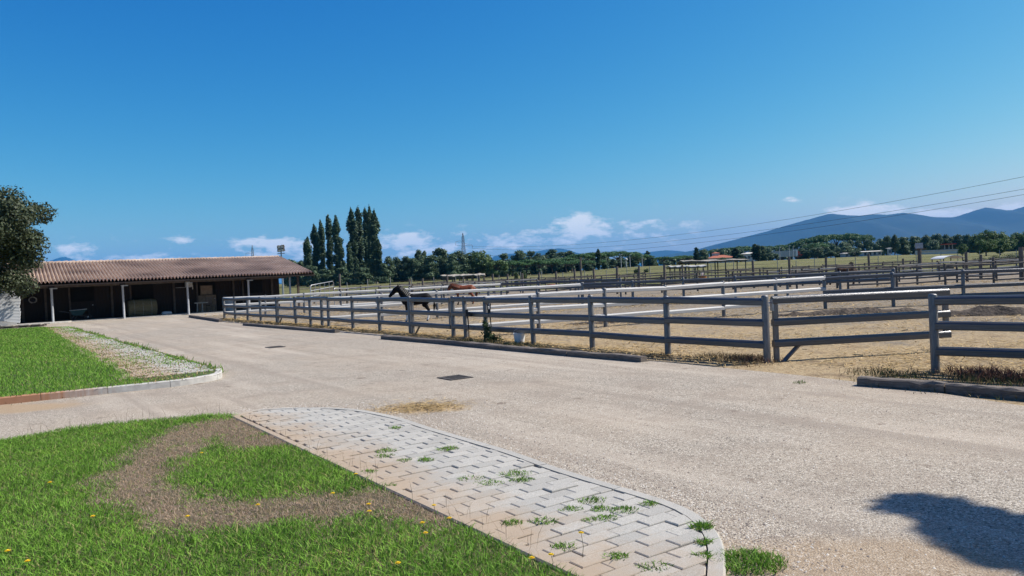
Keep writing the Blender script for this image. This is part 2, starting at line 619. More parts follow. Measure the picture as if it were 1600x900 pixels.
def paddock_material():
    mt, nt, b = new_mat('trampled_soil_and_straw')
    N, L = nt.nodes, nt.links
    tc = N.new('ShaderNodeTexCoord')
    vec = tc.outputs['Object']
    fine = noise(N, L, vec, 9, 7, 0.7)
    soil = ramp(N, L, fine, [(0.3, (0.125, 0.1, 0.076)), (0.55, (0.245, 0.208, 0.162)), (0.75, (0.36, 0.315, 0.25))])
    straw = ramp(N, L, noise(N, L, vec, 14, 6, 0.75), [(0.3, (0.2, 0.14, 0.08)), (0.5, (0.37, 0.275, 0.16)), (0.72, (0.52, 0.43, 0.28))])
    where = noise(N, L, vec, 0.55, 8, 0.75)
    spy = N.new('ShaderNodeSeparateXYZ')
    L.new(vec, spy.inputs[0])
    # bedding straw is thrown near the road side; farther enclosures are bare
    fy = N.new('ShaderNodeMath'); fy.operation = 'MULTIPLY_ADD'
    L.new(spy.outputs['X'], fy.inputs[0]); fy.inputs[1].default_value = 0.62; L.new(spy.outputs['Y'], fy.inputs[2])
    mr = N.new('ShaderNodeMapRange')
    mr.inputs['From Min'].default_value = 17; mr.inputs['From Max'].default_value = 36
    mr.inputs['To Min'].default_value = 0.12; mr.inputs['To Max'].default_value = -0.13
    L.new(fy.outputs[0], mr.inputs['Value'])
    wh = N.new('ShaderNodeMath'); wh.operation = 'ADD'
    L.new(where, wh.inputs[0]); L.new(mr.outputs[0], wh.inputs[1])
    c = mixc(N, L, ramp(N, L, wh.outputs[0], [(0.42, (0.05, 0.05, 0.05)), (0.58, (1, 1, 1))]), soil, straw)
    dk = noise(N, L, vec, 1.1, 6, 0.7)
    c = mixc(N, L, ramp(N, L, dk, [(0.54, (0, 0, 0)), (0.7, (0.8, 0.8, 0.8))]), c, (0.12, 0.085, 0.062))
    L.new(c, b.inputs['Base Color'])
    b.inputs['Roughness'].default_value = 0.95
    set_spec(b, 0.1)
    bp = N.new('ShaderNodeBump')
    bp.inputs['Distance'].default_value = 0.05
    L.new(fine, bp.inputs['Height'])
    L.new(bp.outputs[0], b.inputs['Normal'])
    return mt


def field_material():
    mt, nt, b = new_mat('dry_meadow_grass')
    N, L = nt.nodes, nt.links
    tc = N.new('ShaderNodeTexCoord')
    vec = tc.outputs['Object']
    c = ramp(N, L, noise(N, L, vec, 0.05, 8, 0.7, (1, 2.2, 1)), [(0.33, (0.085, 0.105, 0.036)), (0.5, (0.155, 0.15, 0.062)), (0.68, (0.25, 0.215, 0.105))])
    c = mixc(N, L, ramp(N, L, noise(N, L, vec, 0.8, 6, 0.7), [(0.5, (0, 0, 0)), (0.8, (0.7, 0.7, 0.7))]), c, (0.06, 0.085, 0.025))
    L.new(c, b.inputs['Base Color'])
    b.inputs['Roughness'].default_value = 0.95
    set_spec(b, 0.1)
    bp = N.new('ShaderNodeBump')
    bp.inputs['Distance'].default_value = 0.25
    L.new(noise(N, L, vec, 2.5, 6, 0.8), bp.inputs['Height'])
    L.new(bp.outputs[0], b.inputs['Normal'])
    return mt


M['road'] = road_material()
M['paddock'] = paddock_material()
M['field'] = field_material()


def axis(lim, first, grow):
    a = [0.0]
    s = first
    while a[-1] < lim:
        a.append(min(lim, a[-1] + s))
        s *= grow
    return [-v for v in a[:0:-1]] + a


def make_ground():
    xs = axis(16000, 6, 1.09)
    ys = [-16000, -6000, -2000, -600, -200, -60, -20, 0, 30, 60] + [70 + 6 * i for i in range(45)]
    s = 10
    while ys[-1] < 16000:
        ys.append(min(16000, ys[-1] + s)); s *= 1.25
    mb = MB()
    nx = len(xs)
    mb.v = [(x, y, TZ(x, y) if y > 0 else 0.0) for y in ys for x in xs]
    mb.f = [(j * nx + i, j * nx + i + 1, (j + 1) * nx + i + 1, (j + 1) * nx + i) for j in range(len(ys) - 1) for i in range(nx - 1)]
    return struct(obj('ground', mb, M['field'], smooth=True))


make_ground()

# fence line measured along the road, far end first
FENCE_PX = [(351, 498.5), (368, 500.7), (387.5, 502.4), (408, 504), (433, 505.5), (463, 507.5), (486, 509.5), (514, 512), (552, 515.5), (594, 519), (642, 522.8), (709, 528),
            (760, 532.5), (834, 538.5), (926, 546.5), (1044, 557), (1199, 568), (1462, 584)]
FENCE = [G(*p) for p in FENCE_PX]
LAST = FENCE[-1]

# paddock sheet with real unevenness
def make_paddock():
    xs = np.arange(-34, 64.1, 0.7)
    ys = np.arange(3, 74.1, 0.7)
    mb = MB()
    nx = len(xs)
    off = {}
    rr = random.Random(3)
    from mathutils import noise as mn
    for y in ys:
        for x in xs:
            h = 0.016 + 0.014 * (mn.noise((x * 0.35, y * 0.35, 0.3)) + 0.6 * mn.noise((x * 1.1, y * 1.1, 5.3)))
            mb.v.append((x, y, min(0.031, max(0.004, h))))
    mb.f = [(j * nx + i, j * nx + i + 1, (j + 1) * nx + i + 1, (j + 1) * nx + i) for j in range(len(ys) - 1) for i in range(nx - 1)]
    return struct(obj('paddock', mb, M['paddock'], smooth=True))


make_paddock()

# the asphalt yard: from behind the viewer up to the barn, its right edge running in front of the fence
edge_px = [(1700, 655), (1560, 633), (1400, 608), (1250, 590), (1100, 575), (1010, 566), (840, 549), (700, 535), (600, 524), (520, 517.5), (440, 509.5), (385, 506)]
edge = [G(*p) for p in edge_px]
ROADZ = 0.036
mb = MB()
outline = [(-70, -12), (30, -12), (30, 1.0), (10, 6.2)] + [(p.x, p.y) for p in edge] + [(-15.6, 40.2), (-18.5, 45.4), (-13.6, 55), (-40, 66), (-70, 66)]
from mathutils.geometry import tessellate_polygon
tri = tessellate_polygon([[Vector((x, y, 0)) for x, y in outline]])
mb.add([(x, y, ROADZ) for x, y in outline], [tuple(t) for t in tri])
mb.add([(x, y, -0.02) for x, y in outline] + [(x, y, ROADZ) for x, y in outline], [(i, (i + 1) % len(outline), (i + 1) % len(outline) + len(outline), i + len(outline)) for i in range(len(outline))])
road = struct(obj('road', mb, M['road']))


# ------------------------------------------------------------------ mountains and haze
def mountain(name, ridge, dist, depth, col1, col2, seed):
    """ridge: measured skyline points; the range has a front slope, foothills and a back slope"""
    from mathutils import noise as mn
    mt = noisy(name + '_cover', col1, col2, 0.0016, 0.95, 0, detail=8)
    pts = []
    for (px, py) in ridge:
        d = ray(px, py)
        pts.append((d.x / d.y, d.z / d.y * dist + EYE))
    us = np.linspace(pts[0][0], pts[-1][0], 150)
    hs = np.interp(us, [p[0] for p in pts], [p[1] for p in pts])
    ks = [-1.0, -0.85, -0.7, -0.55, -0.42, -0.3, -0.2, -0.1, 0.0, 0.15, 0.4, 0.7, 1.0]
    mb = MB()
    for k in ks:
        for u, h in zip(us, hs):
            y = dist + k * depth
            prof = max(0.0, 1 - abs(k)) ** (0.9 if k < 0 else 0.8)
            nz = mn.noise((u * 26 + seed, k * 3.0, seed)) + 0.5 * mn.noise((u * 70 + seed, k * 7.0, 2.0))
            z = h * prof * (1 + (0.35 * nz * (1 - prof) if abs(k) > 0.01 else 0.0))
            if abs(k) <= 0.01:
                z = h * (1 + 0.012 * mn.noise((u * 160 + seed, 1.0, 4.0)))
            x = u * dist * (1 + 0.25 * k * depth / dist)
            mb.v.append((x + nz * depth * 0.05 * (1 if abs(k) > 0.01 else 0), y, max(-0.5, z) if abs(k) < 1 else -0.5))
    n = len(us)
    mb.f = [(j * n + i, j * n + i + 1, (j + 1) * n + i + 1, (j + 1) * n + i) for j in range(len(ks) - 1) for i in range(n - 1)]
    return struct(obj(name, mb, mt, smooth=True))


mountain('mountain_range', [(1030, 401), (1085, 391), (1110, 384), (1140, 376.5), (1200, 361), (1230, 352), (1270, 341), (1297, 333.5), (1320, 336), (1345, 337), (1365, 334.5), (1385, 335.5), (1412, 332.5), (1435, 335),
                            (1460, 339.5), (1492, 339.5), (1520, 330), (1540, 324), (1556, 326), (1580, 329), (1600, 323), (1660, 312), (1720, 322), (1800, 316), (1900, 335), (2050, 345), (2300, 372)], 9000, 2600, (0.006, 0.013, 0.009), (0.017, 0.028, 0.018), 1.7)
mountain('distant_hills', [(940, 412), (990, 398), (1012, 394), (1040, 391), (1062, 392), (1085, 396), (1105, 393), (1125, 396), (1160, 402)], 12200, 1500, (0.012, 0.02, 0.014), (0.025, 0.035, 0.022), 5.1)
mountain('distant_hills', [(755, 421), (772, 400), (790, 397), (815, 395), (840, 392.5), (862, 388.5), (875, 388), (890, 391), (915, 399), (960, 414)], 12600, 1500, (0.012, 0.02, 0.014), (0.025, 0.035, 0.022), 8.4)
mountain('distant_hills', [(10, 455), (60, 415), (80, 407), (94, 402), (103, 401.5), (112, 405), (122, 408), (131, 405.5), (142, 410), (175, 411), (230, 418), (300, 430), (420, 442)], 13000, 1500, (0.012, 0.02, 0.014), (0.025, 0.035, 0.022), 3.3)
mountain('distant_hills', [(560, 436), (600, 420), (640, 412), (680, 409), (720, 411), (756, 418), (790, 427)], 13000, 1200, (0.012, 0.02, 0.014), (0.025, 0.035, 0.022), 6.6)


def make_haze():
    mt = bpy.data.materials.new('pale_blue_air')
    mt.use_nodes = True
    N, L = mt.node_tree.nodes, mt.node_tree.links
    N.clear()
    out = N.new('ShaderNodeOutputMaterial')
    v = N.new('ShaderNodeVolumePrincipled')
    v.inputs['Color'].default_value = (0.04, 0.35, 0.86, 1)
    v.inputs['Density'].default_value = HAZE
    v.inputs['Anisotropy'].default_value = 0.0
    L.new(v.outputs[0], out.inputs['Volume'])
    mb = MB().box((0, 0, 349), (34000, 34000, 702))
    o = obj('haze', mb, mt)
    return stuff(o, 'pale blue haze veiling the far mountains', 'haze')


HAZE = 5.2e-5
make_haze()

# ------------------------------------------------------------------ paved island in front, lawns, kerbs
def smooth_curve(pts, n):
    """Catmull-Rom through measured points"""
    P = [Vector(p) for p in pts]
    out = []
    for i in range(len(P) - 1):
        p0, p1, p2, p3 = P[max(i - 1, 0)], P[i], P[i + 1], P[min(i + 2, len(P) - 1)]
        for k in range(n):
            t = k / n
            out.append(0.5 * ((2 * p1) + (p2 - p0) * t + (2 * p0 - 5 * p1 + 4 * p2 - p3) * t * t + (3 * p1 - p0 - 3 * p2 + p3) * t ** 3))
    out.append(P[-1])
    return out


ISZ = 0.075                        # top of the paved island
isl_right = smooth_curve([G(*p, ISZ) for p in ((362, 650), (392, 641), (430, 637.5), (470, 636.5), (510, 636.5), (545, 638), (580, 642.5), (629, 653), (672, 667), (740, 687), (806, 706.5), (869, 729), (941, 751),
                                               (1010, 771), (1060, 787), (1097, 806), (1120, 828), (1131, 850), (1134, 875))], 3)
A_DIR = (G(878, 892, ISZ) - G(360, 650, ISZ)).normalized()      # along the lawn edge of the island
tail = isl_right[-1] + Vector((-0.12, -0.42, 0))
tail2 = tail + Vector((-0.22, -0.5, 0))
isl_left_end = G(360, 650, ISZ) + A_DIR * 8.3
ISL = [Vector((p.x, p.y, 0)) for p in isl_right + [tail, tail2]] + [Vector((isl_left_end.x, isl_left_end.y, 0))]
ISL_CCW = ISL[::-1]


def inside(poly, x, y):
    c = False
    n = len(poly)
    for i in range(n):
        a, b = poly[i], poly[(i + 1) % n]
        if (a.y > y) != (b.y > y) and x < (b.x - a.x) * (y - a.y) / (b.y - a.y) + a.x:
            c = not c
    return c


def area(poly):
    return 0.5 * sum(poly[i].x * poly[(i + 1) % len(poly)].y - poly[(i + 1) % len(poly)].x * poly[i].y for i in range(len(poly)))


if area(ISL_CCW) < 0:
    ISL_CCW = ISL_CCW[::-1]


def offset_in(poly, d):
    n = len(poly)
    out = []
    for i in range(n):
        a, b, c = poly[i - 1], poly[i], poly[(i + 1) % n]
        n1 = Vector((-(b - a).y, (b - a).x, 0)).normalized()
        n2 = Vector((-(c - b).y, (c - b).x, 0)).normalized()
        m = (n1 + n2)
        m = m / max(0.35, m.length_squared / 2)
        out.append(b + m * d)
    return out


def clip_convex(sub, clip):
    out = sub
    n = len(clip)
    for i in range(n):
        a, b = clip[i], clip[(i + 1) % n]
        e = b - a
        nrm = Vector((-e.y, e.x, 0))
        inp, out = out, []
        if not inp:
            return []
        for k in range(len(inp)):
            p, q = inp[k], inp[(k + 1) % len(inp)]
            dp, dq = (p - a).dot(nrm), (q - a).dot(nrm)
            if dp >= 0:
                out.append(p)
            if (dp >= 0) != (dq >= 0):
                out.append(p + (q - p) * (dp / (dp - dq)))
    return out


def paver_material():
    mt, nt, b = new_mat('concrete_paver')
    N, L = nt.nodes, nt.links
    geo = N.new('ShaderNodeNewGeometry')
    vec = geo.outputs['Position']
    oi = N.new('ShaderNodeObjectInfo')
    c = ramp(N, L, noise(N, L, vec, 160, 3, 0.7), [(0.3, (0.25, 0.237, 0.212)), (0.5, (0.41, 0.393, 0.355)), (0.7, (0.56, 0.537, 0.49))])
    tint = ramp(N, L, oi.outputs['Random'], [(0, (0.86, 0.855, 0.85)), (0.5, (0.97, 0.965, 0.96)), (1, (1.05, 1.04, 1.025))])
    c = mixc(N, L, 1.0, c, tint, 'MULTIPLY')
    # soil washed in from the lawn side, with ragged edge
    s = N.new('ShaderNodeVectorMath'); s.operation = 'SUBTRACT'
    L.new(vec, s.inputs[0])
    a = G(360, 650)
    s.inputs[1].default_value = (a.x, a.y, 0)
    d = N.new('ShaderNodeVectorMath'); d.operation = 'DOT_PRODUCT'
    L.new(s.outputs[0], d.inputs[0])
    nrm = Vector((-A_DIR.y, A_DIR.x, 0))
    d.inputs[1].default_value = nrm
    nn = noise(N, L, vec, 1.7, 6, 0.7)
    sm = N.new('ShaderNodeMath'); sm.operation = 'MULTIPLY_ADD'
    L.new(nn, sm.inputs[0]); sm.inputs[1].default_value = 1.7; sm.inputs[2].default_value = -0.86
    ad = N.new('ShaderNodeMath'); ad.operation = 'ADD'
    L.new(d.outputs['Value'], ad.inputs[0]); L.new(sm.outputs[0], ad.inputs[1])
    c = mixc(N, L, ramp(N, L, ad.outputs[0], [(0.0, (0.7, 0.7, 0.7)), (0.3, (0.36, 0.36, 0.36)), (0.6, (0, 0, 0))]), c, (0.38, 0.27, 0.17))
    st = noise(N, L, vec, 2.6, 5, 0.7)
    c = mixc(N, L, ramp(N, L, st, [(0.6, (0, 0, 0)), (0.78, (0.5, 0.5, 0.5))]), c, (0.22, 0.19, 0.16))
    L.new(c, b.inputs['Base Color'])
    b.inputs['Roughness'].default_value = 0.92
    set_spec(b, 0.2)
    bp = N.new('ShaderNodeBump')
    bp.inputs['Distance'].default_value = 0.003
    L.new(noise(N, L, vec, 190, 3, 0.6), bp.inputs['Height'])
    L.new(bp.outputs[0], b.inputs['Normal'])
    return mt


M['paver'] = paver_material()
M['bedding'] = noisy('joint_sand', (0.14, 0.115, 0.09), (0.26, 0.21, 0.16), 60, 0.95, 0.003, 150)

pave_root = struct(bpy.data.objects.new('pavement', None))
COL.objects.link(pave_root)
mb = MB()
tri = tessellate_polygon([[Vector((p.x, p.y, 0)) for p in ISL_CCW]])
mb.add([(p.x, p.y, ISZ - 0.02) for p in ISL_CCW], [tuple(t) for t in tri])
bed = obj('sand_bed', mb, M['bedding'], pave_root)


def prism(mb, poly, z0, z1, bev=0.005):
    """flat block with bevelled upper edge"""
    n = len(poly)
    c = sum((Vector((p[0], p[1], 0)) for p in poly), Vector()) / n
    top = []
    for p in poly:
        v = Vector((p[0], p[1], 0)) - c
        top.append(c + v * max(0.5, 1 - bev * 1.5 / max(v.length, 0.01)))
    vs = [(p[0], p[1], z0) for p in poly] + [(p[0], p[1], z1 - bev) for p in poly] + [(t.x, t.y, z1) for t in top]
    fs = [tuple(range(2 * n, 3 * n))]
    for i in range(n):
        j = (i + 1) % n
        fs += [(i, j, n + j, n + i), (n + i, n + j, 2 * n + j, 2 * n + i)]
    mb.add(vs, fs)


INNER = offset_in(ISL_CCW, 0.105)
BL, BW, JG = 0.262, 0.129, 0.0095
LD = Vector((-A_DIR.y, A_DIR.x, 0))       # long axis of the pavers
org = G(360, 650)
cells = []
for i in range(-4, 70):
    for j in range(-2, 14):
        o = org + A_DIR * (i * BW) + LD * (j * BL + (BL / 2 if i % 2 else 0))
        q = [o, o + A_DIR * (BW - JG), o + A_DIR * (BW - JG) + LD * (BL - JG * 0.6), o + LD * (BL - JG * 0.6)]
        q = [Vector((p.x, p.y, 0)) for p in q]
        if area(q) < 0:
            q = q[::-1]
        r = clip_convex(INNER, q)
        if len(r) >= 3 and abs(area(r)) > 0.0035:
            cen = sum(r, Vector()) / len(r)
            cells.append((cen.length, r, cen, len(r) == 4 and abs(abs(area(r)) - (BW - JG) * (BL - JG * 0.6)) < 1e-4))
cells.sort(key=lambda c: c[0])
whole_meshes = []
rest = MB()
n_obj = 0
pr = random.Random(5)
for dist, r, cen, whole in cells:
    if cen.y < 3.3 or abs(cen.x) > cen.y * 0.72 + 0.4:
        continue
    dz = pr.gauss(-0.001, 0.003)
    if n_obj < 300:
        if whole:
            if len(whole_meshes) < 3:
                t = MB()
                prism(t, [(p.x - cen.x, p.y - cen.y) for p in r], -0.04, 0.0)
                whole_meshes.append(t.mesh('paver', M['paver']))
            me = whole_meshes[n_obj % len(whole_meshes)]
        else:
            t = MB()
            prism(t, [(p.x - cen.x, p.y - cen.y) for p in r], -0.04, 0.0)
            me = t.mesh('paver', M['paver'])
        put('paver', me, pave_root, (cen.x, cen.y, ISZ + dz), (pr.gauss(0, 0.006), pr.gauss(0, 0.008), pr.gauss(0, 0.009)))
        n_obj += 1
    else:
        prism(rest, [(p.x, p.y) for p in r], ISZ - 0.04, ISZ + dz)
if rest.v:
    o = obj('far_pavers', rest, M['paver'], pave_root)
    o['kind'] = 'stuff'


def edging(path, width, z0, z1, side, seg_len, root, name, mat, gap=0.008):
    """kerb stones one by one along a path; side=+1 lays them to the left of travel"""
    acc = [0.0]
    for a, b in zip(path, path[1:]):
        acc.append(acc[-1] + (b - a).length)

    def at(s):
        for i in range(len(path) - 1):
            if s <= acc[i + 1] or i == len(path) - 2:
                t = (s - acc[i]) / max(1e-6, acc[i + 1] - acc[i])
                p = path[i] + (path[i + 1] - path[i]) * t
                d = (path[i + 1] - path[i]).normalized()
                return p, d
    s = 0.0
    tot = acc[-1]
    while s < tot - 0.05:
        e = min(tot, s + seg_len * pr.uniform(0.96, 1.04))
        k = max(1, int((e - s) / 0.16))
        o_, i_ = [], []
        for q in range(k + 1):
            p, d = at(s + gap / 2 + (e - s - gap) * q / k)
            nn = Vector((-d.y, d.x, 0)) * side
            o_.append(p)
            i_.append(p + nn * width)
        poly = o_ + i_[::-1]
        if area(poly) < 0:
            poly = poly[::-1]
        cen = sum(poly, Vector()) / len(poly)
        t = MB()
        n = len(poly)
        # strip body with a chamfer on the outer top edge
        vs, fs = [], []
        m_ = len(o_)
        for a, b in zip(o_, i_):
            out = (a - b).normalized()
            for pt, z in ((a, z0), (a, z1 - 0.012), (a - out * 0.012, z1), (b, z1), (b, z0)):
                vs.append((pt.x - cen.x, pt.y - cen.y, z))
        for q in range(m_ - 1):
            for w in range(4):
                f = (q * 5 + w, q * 5 + w + 1, (q + 1) * 5 + w + 1, (q + 1) * 5 + w)
                fs.append(f)
        fs.append(tuple(range(5)))
        fs.append(tuple((m_ - 1) * 5 + w for w in range(4, -1, -1)))
        t.add(vs, fs)
        me = t.mesh(name, mat)
        import bmesh
        bm = bmesh.new(); bm.from_mesh(me); bmesh.ops.recalc_face_normals(bm, faces=bm.faces); bm.to_mesh(me); bm.free()
        put(name, me, root, (cen.x, cen.y, pr.uniform(-0.002, 0.002)))
        s = e


right_path = [Vector((p.x, p.y, 0)) for p in isl_right + [tail, tail2]]
edging(right_path, 0.095, -0.05, ISZ + 0.002, -1, 1.0, pave_root, 'edging_stone', M['paver'])
left_path = [Vector((p.x, p.y, 0)) for p in (G(360, 650, ISZ), isl_left_end)]
edging(left_path, 0.075, -0.05, ISZ + 0.004, 1, 1.0, pave_root, 'edging_stone', M['paver'])

# ---- lawns
M['lawnsoil'] = noisy('lawn_thatch', (0.055, 0.062, 0.022), (0.12, 0.115, 0.05), 14, 0.95, 0.01, 60, c3=(0.16, 0.13, 0.075), s3=2.5)
M['lawnfar'] = noisy('lawn_green_mat', (0.045, 0.075, 0.018), (0.085, 0.125, 0.03), 5, 0.95, 0.01, 60)
LZ = 0.06
lawn_edge = [G(*p, LZ) for p in ((-200, 735), (-60, 702), (0, 689), (60, 679), (110, 671), (170, 663), (225, 659), (280, 655), (322, 650), (358, 651))]
lawn_poly = [Vector((p.x, p.y, 0)) for p in lawn_edge] + [Vector((isl_left_end.x, isl_left_end.y, 0)), Vector((4, -6, 0)), Vector((-14, -6, 0)), Vector((-14, 5, 0))]
mb = MB()
tri = tessellate_polygon([lawn_poly])
mb.add([(p.x, p.y, LZ) for p in lawn_poly], [tuple(t) for t in tri])
n_ = len(lawn_poly)
mb.add([(p.x, p.y, 0.0) for p in lawn_poly] + [(p.x, p.y, LZ) for p in lawn_poly], [(i, (i + 1) % n_, (i + 1) % n_ + n_, i + n_) for i in range(n_)])
struct(obj('lawn', mb, M['lawnsoil']))

# far island: kerb, overgrown pavers, lawn
FZ = 0.15
corner = G(347, 577, FZ)
fe_dir = (G(140, 519, FZ) - G(330, 572, FZ)).normalized()
fe_end = corner + fe_dir * 27.5
kb_dir = Vector((-math.cos(R_(31)), -math.sin(R_(31)), 0))
kpts = [G(346, 575, FZ), G(346.5, 580, FZ), G(338, 584, FZ), G(300, 590.5, FZ), G(245, 597, FZ)]
kp_end = kpts[-1] + (G(0, 621.5, FZ) - kpts[-1]) * 1.0
kpts.append(kp_end)
kpts.append(kp_end + (kp_end - kpts[-2]).normalized() * 9)
kpts = [Vector((p.x, p.y, 0)) for p in kpts]
kcurve = smooth_curve(kpts, 4)
M['kerb'] = noisy('kerb_with_rust_stain', (0.4, 0.38, 0.35), (0.52, 0.5, 0.46), 9, 0.9, 0.002, 120)


def kerb_stain(mt):
    nt = mt.node_tree
    N, L = nt.nodes, nt.links
    b = N['Principled BSDF']
    src = b.inputs['Base Color'].links[0].from_socket
    geo = N.new('ShaderNodeNewGeometry')
    sp = N.new('ShaderNodeSeparateXYZ')
    L.new(geo.outputs['Position'], sp.inputs[0])
    nn = noise(N, L, geo.outputs['Position'], 2.2, 5, 0.7, (6, 6, 0.5))
    sm = N.new('ShaderNodeMath'); sm.operation = 'MULTIPLY_ADD'
    L.new(nn, sm.inputs[0]); sm.inputs[1].default_value = 1.6; L.new(sp.outputs['X'], sm.inputs[2])
    mr = N.new('ShaderNodeMapRange')
    x0 = G(235, 602).x
    mr.inputs['From Min'].default_value = x0 + 0.75
    mr.inputs['From Max'].default_value = x0 - 0.2
    L.new(sm.outputs[0], mr.inputs['Value'])
    m = N.new('ShaderNodeMath'); m.operation = 'MULTIPLY'
    L.new(mr.outputs[0], m.inputs[0]); m.inputs[1].default_value = 0.85
    L.new(mixc(N, L, m.outputs[0], src, (0.36, 0.15, 0.06)), b.inputs['Base Color'])


kerb_stain(M['kerb'])
fi_root = struct(bpy.data.objects.new('kerb', None))
COL.objects.link(fi_root)
edging(kcurve, 0.11, -0.05, FZ, -1, 1.0, fi_root, 'kerb_stone', M['kerb'])
edging([Vector((p.x, p.y, 0)) for p in (corner + fe_dir * 0.05, fe_end)], 0.1, -0.05, FZ - 0.02, 1, 1.0, fi_root, 'kerb_stone', M['concrete'])
strip_in = [G(*p, FZ) for p in ((240, 596), (200, 574.5), (160, 549.5), (120, 529.5), (95, 518))]
fpoly = [Vector((p.x, p.y, 0)) for p in kcurve] + [Vector((-26, 12, 0)), Vector((-34, 34, 0)), Vector((fe_end.x - 1.5, fe_end.y + 0.6, 0)), Vector((fe_end.x, fe_end.y, 0))]
mb = MB()
tri = tessellate_polygon([fpoly])
mb.add([(p.x, p.y, FZ - 0.02) for p in fpoly], [tuple(t) for t in tri])
struct(obj('lawn', mb, M['lawnfar']))
# overgrown pavers of the far island
strip = MB()
d_in = Vector((-fe_dir.y, fe_dir.x, 0))
if d_in.x > 0:
    d_in = -d_in
far_cells = 0
for i in range(0, 205):
    w = 1.45 - 0.55 * i / 205
    for j in range(0, 7):
        o = corner + fe_dir * (0.1 + i * 0.132) + d_in * (0.12 + j * 0.262 + (0.131 if i % 2 else 0))
        if (0.12 + j * 0.262) > w or pr.random() < 0.12:
            continue
        q = [o, o + fe_dir * 0.118, o + fe_dir * 0.118 + d_in * 0.25, o + d_in * 0.25]
        q = [Vector((p.x, p.y, 0)) for p in q]
        if area(q) < 0:
            q = q[::-1]
        if not inside(fpoly, q[0].x, q[0].y) or not inside(fpoly, q[2].x, q[2].y):
            continue
        prism(strip, [(p.x, p.y) for p in q], FZ - 0.05, FZ - 0.004 + pr.uniform(-0.004, 0.004))
o = obj('pavers', strip, M['paver'], fi_root)
o['kind'] = 'stuff'
o['label'] = 'pale pavers with weeds in the joints'

# ---- grass
DRY = [G(*p) for p in ((420, 695), (350, 672), (300, 690), (262, 712), (225, 742), (205, 775), (260, 802), (335, 822), (450, 808), (560, 800), (640, 806), (690, 815))]
DRYW = [0.36, 0.46, 0.34, 0.22, 0.16, 0.1, 0.12, 0.18, 0.2, 0.2, 0.17, 0.1]
DRYP = np.array([(p.x, p.y) for p in DRY])


def dryness(xy):
    """1 on the burnt ring of the lawn, 0 on green grass"""
    best = np.full(len(xy), -9.0)
    for i in range(len(DRYP) - 1):
        a, b = DRYP[i], DRYP[i + 1]
        ab = b - a
        t = np.clip(((xy - a) @ ab) / (ab @ ab), 0, 1)
        d = np.linalg.norm(xy - (a + t[:, None] * ab), axis=1)
        w = DRYW[i] + (DRYW[i + 1] - DRYW[i]) * t
        best = np.maximum(best, 1 - (d - w * 0.72) / 0.42)
    return np.clip(best, 0, 1)


def lumpy(xy, s, seed):
    """cheap smooth value noise"""
    r = np.random.default_rng(seed)
    out = np.zeros(len(xy))
    for k in range(5):
        a = r.uniform(0, 2 * np.pi)
        f = s * r.uniform(0.6, 2.2)
        out += np.sin((xy[:, 0] * np.cos(a) + xy[:, 1] * np.sin(a)) * f + r.uniform(0, 6.28))
    return out / 5


def blades(xy, z, length, width, lean, tint, rng):
    n = len(xy)
    ang = rng.uniform(0, 2 * np.pi, n)
    la = rng.uniform(0, 2 * np.pi, n)
    ll = np.abs(rng.normal(0, lean, n)) * length
    base = np.column_stack([xy, np.full(n, z) if np.isscalar(z) else z])
    side = np.column_stack([np.cos(ang), np.sin(ang), np.zeros(n)]) * (width / 2)[:, None]
    ln = np.column_stack([np.cos(la) * ll, np.sin(la) * ll, np.zeros(n)])
    up = np.column_stack([np.zeros(n), np.zeros(n), length])
    v = np.empty((n, 4, 3))
    v[:, 0] = base
    v[:, 1] = base + side + up * 0.5 + ln * 0.3
    v[:, 2] = base + up * 0.93 + ln
    v[:, 3] = base - side + up * 0.5 + ln * 0.3
    f = np.arange(n * 4).reshape(n, 4)
    t = np.repeat(tint, 4, axis=0)
    return v.reshape(-1, 3), f, t


def in_poly_np(poly, xy):
    c = np.zeros(len(xy), bool)
    n = len(poly)
    for i in range(n):
        a, b = poly[i], poly[(i + 1) % n]
        if a.y == b.y:
            continue
        k = ((a.y > xy[:, 1]) != (b.y > xy[:, 1])) & (xy[:, 0] < (b.x - a.x) * (xy[:, 1] - a.y) / (b.y - a.y) + a.x)
        c ^= k
    return c


def green_tints(n, rng, lump):
    g1 = np.array([0.14, 0.3, 0.028]); g2 = np.array([0.245, 0.44, 0.065]); g3 = np.array([0.085, 0.155, 0.028])
    t = np.clip(rng.uniform(0, 1, n) * 0.75 + 0.25 * (lump + 0.5), 0, 1)[:, None]
    c = g1 * (1 - t) + g2 * t
    k = rng.uniform(0, 1, n) < 0.2
    c[k] = g3
    y = rng.uniform(0, 1, n) < 0.07 + 0.05 * np.clip(lump * 2, 0, 1)
    c[y] = np.array([0.34, 0.31, 0.13])
    cl = (lump > 0.25) & (rng.uniform(0, 1, n) < 0.5)
    c[cl] = c[cl] * np.array([1.15, 1.1, 1.0])
    return c


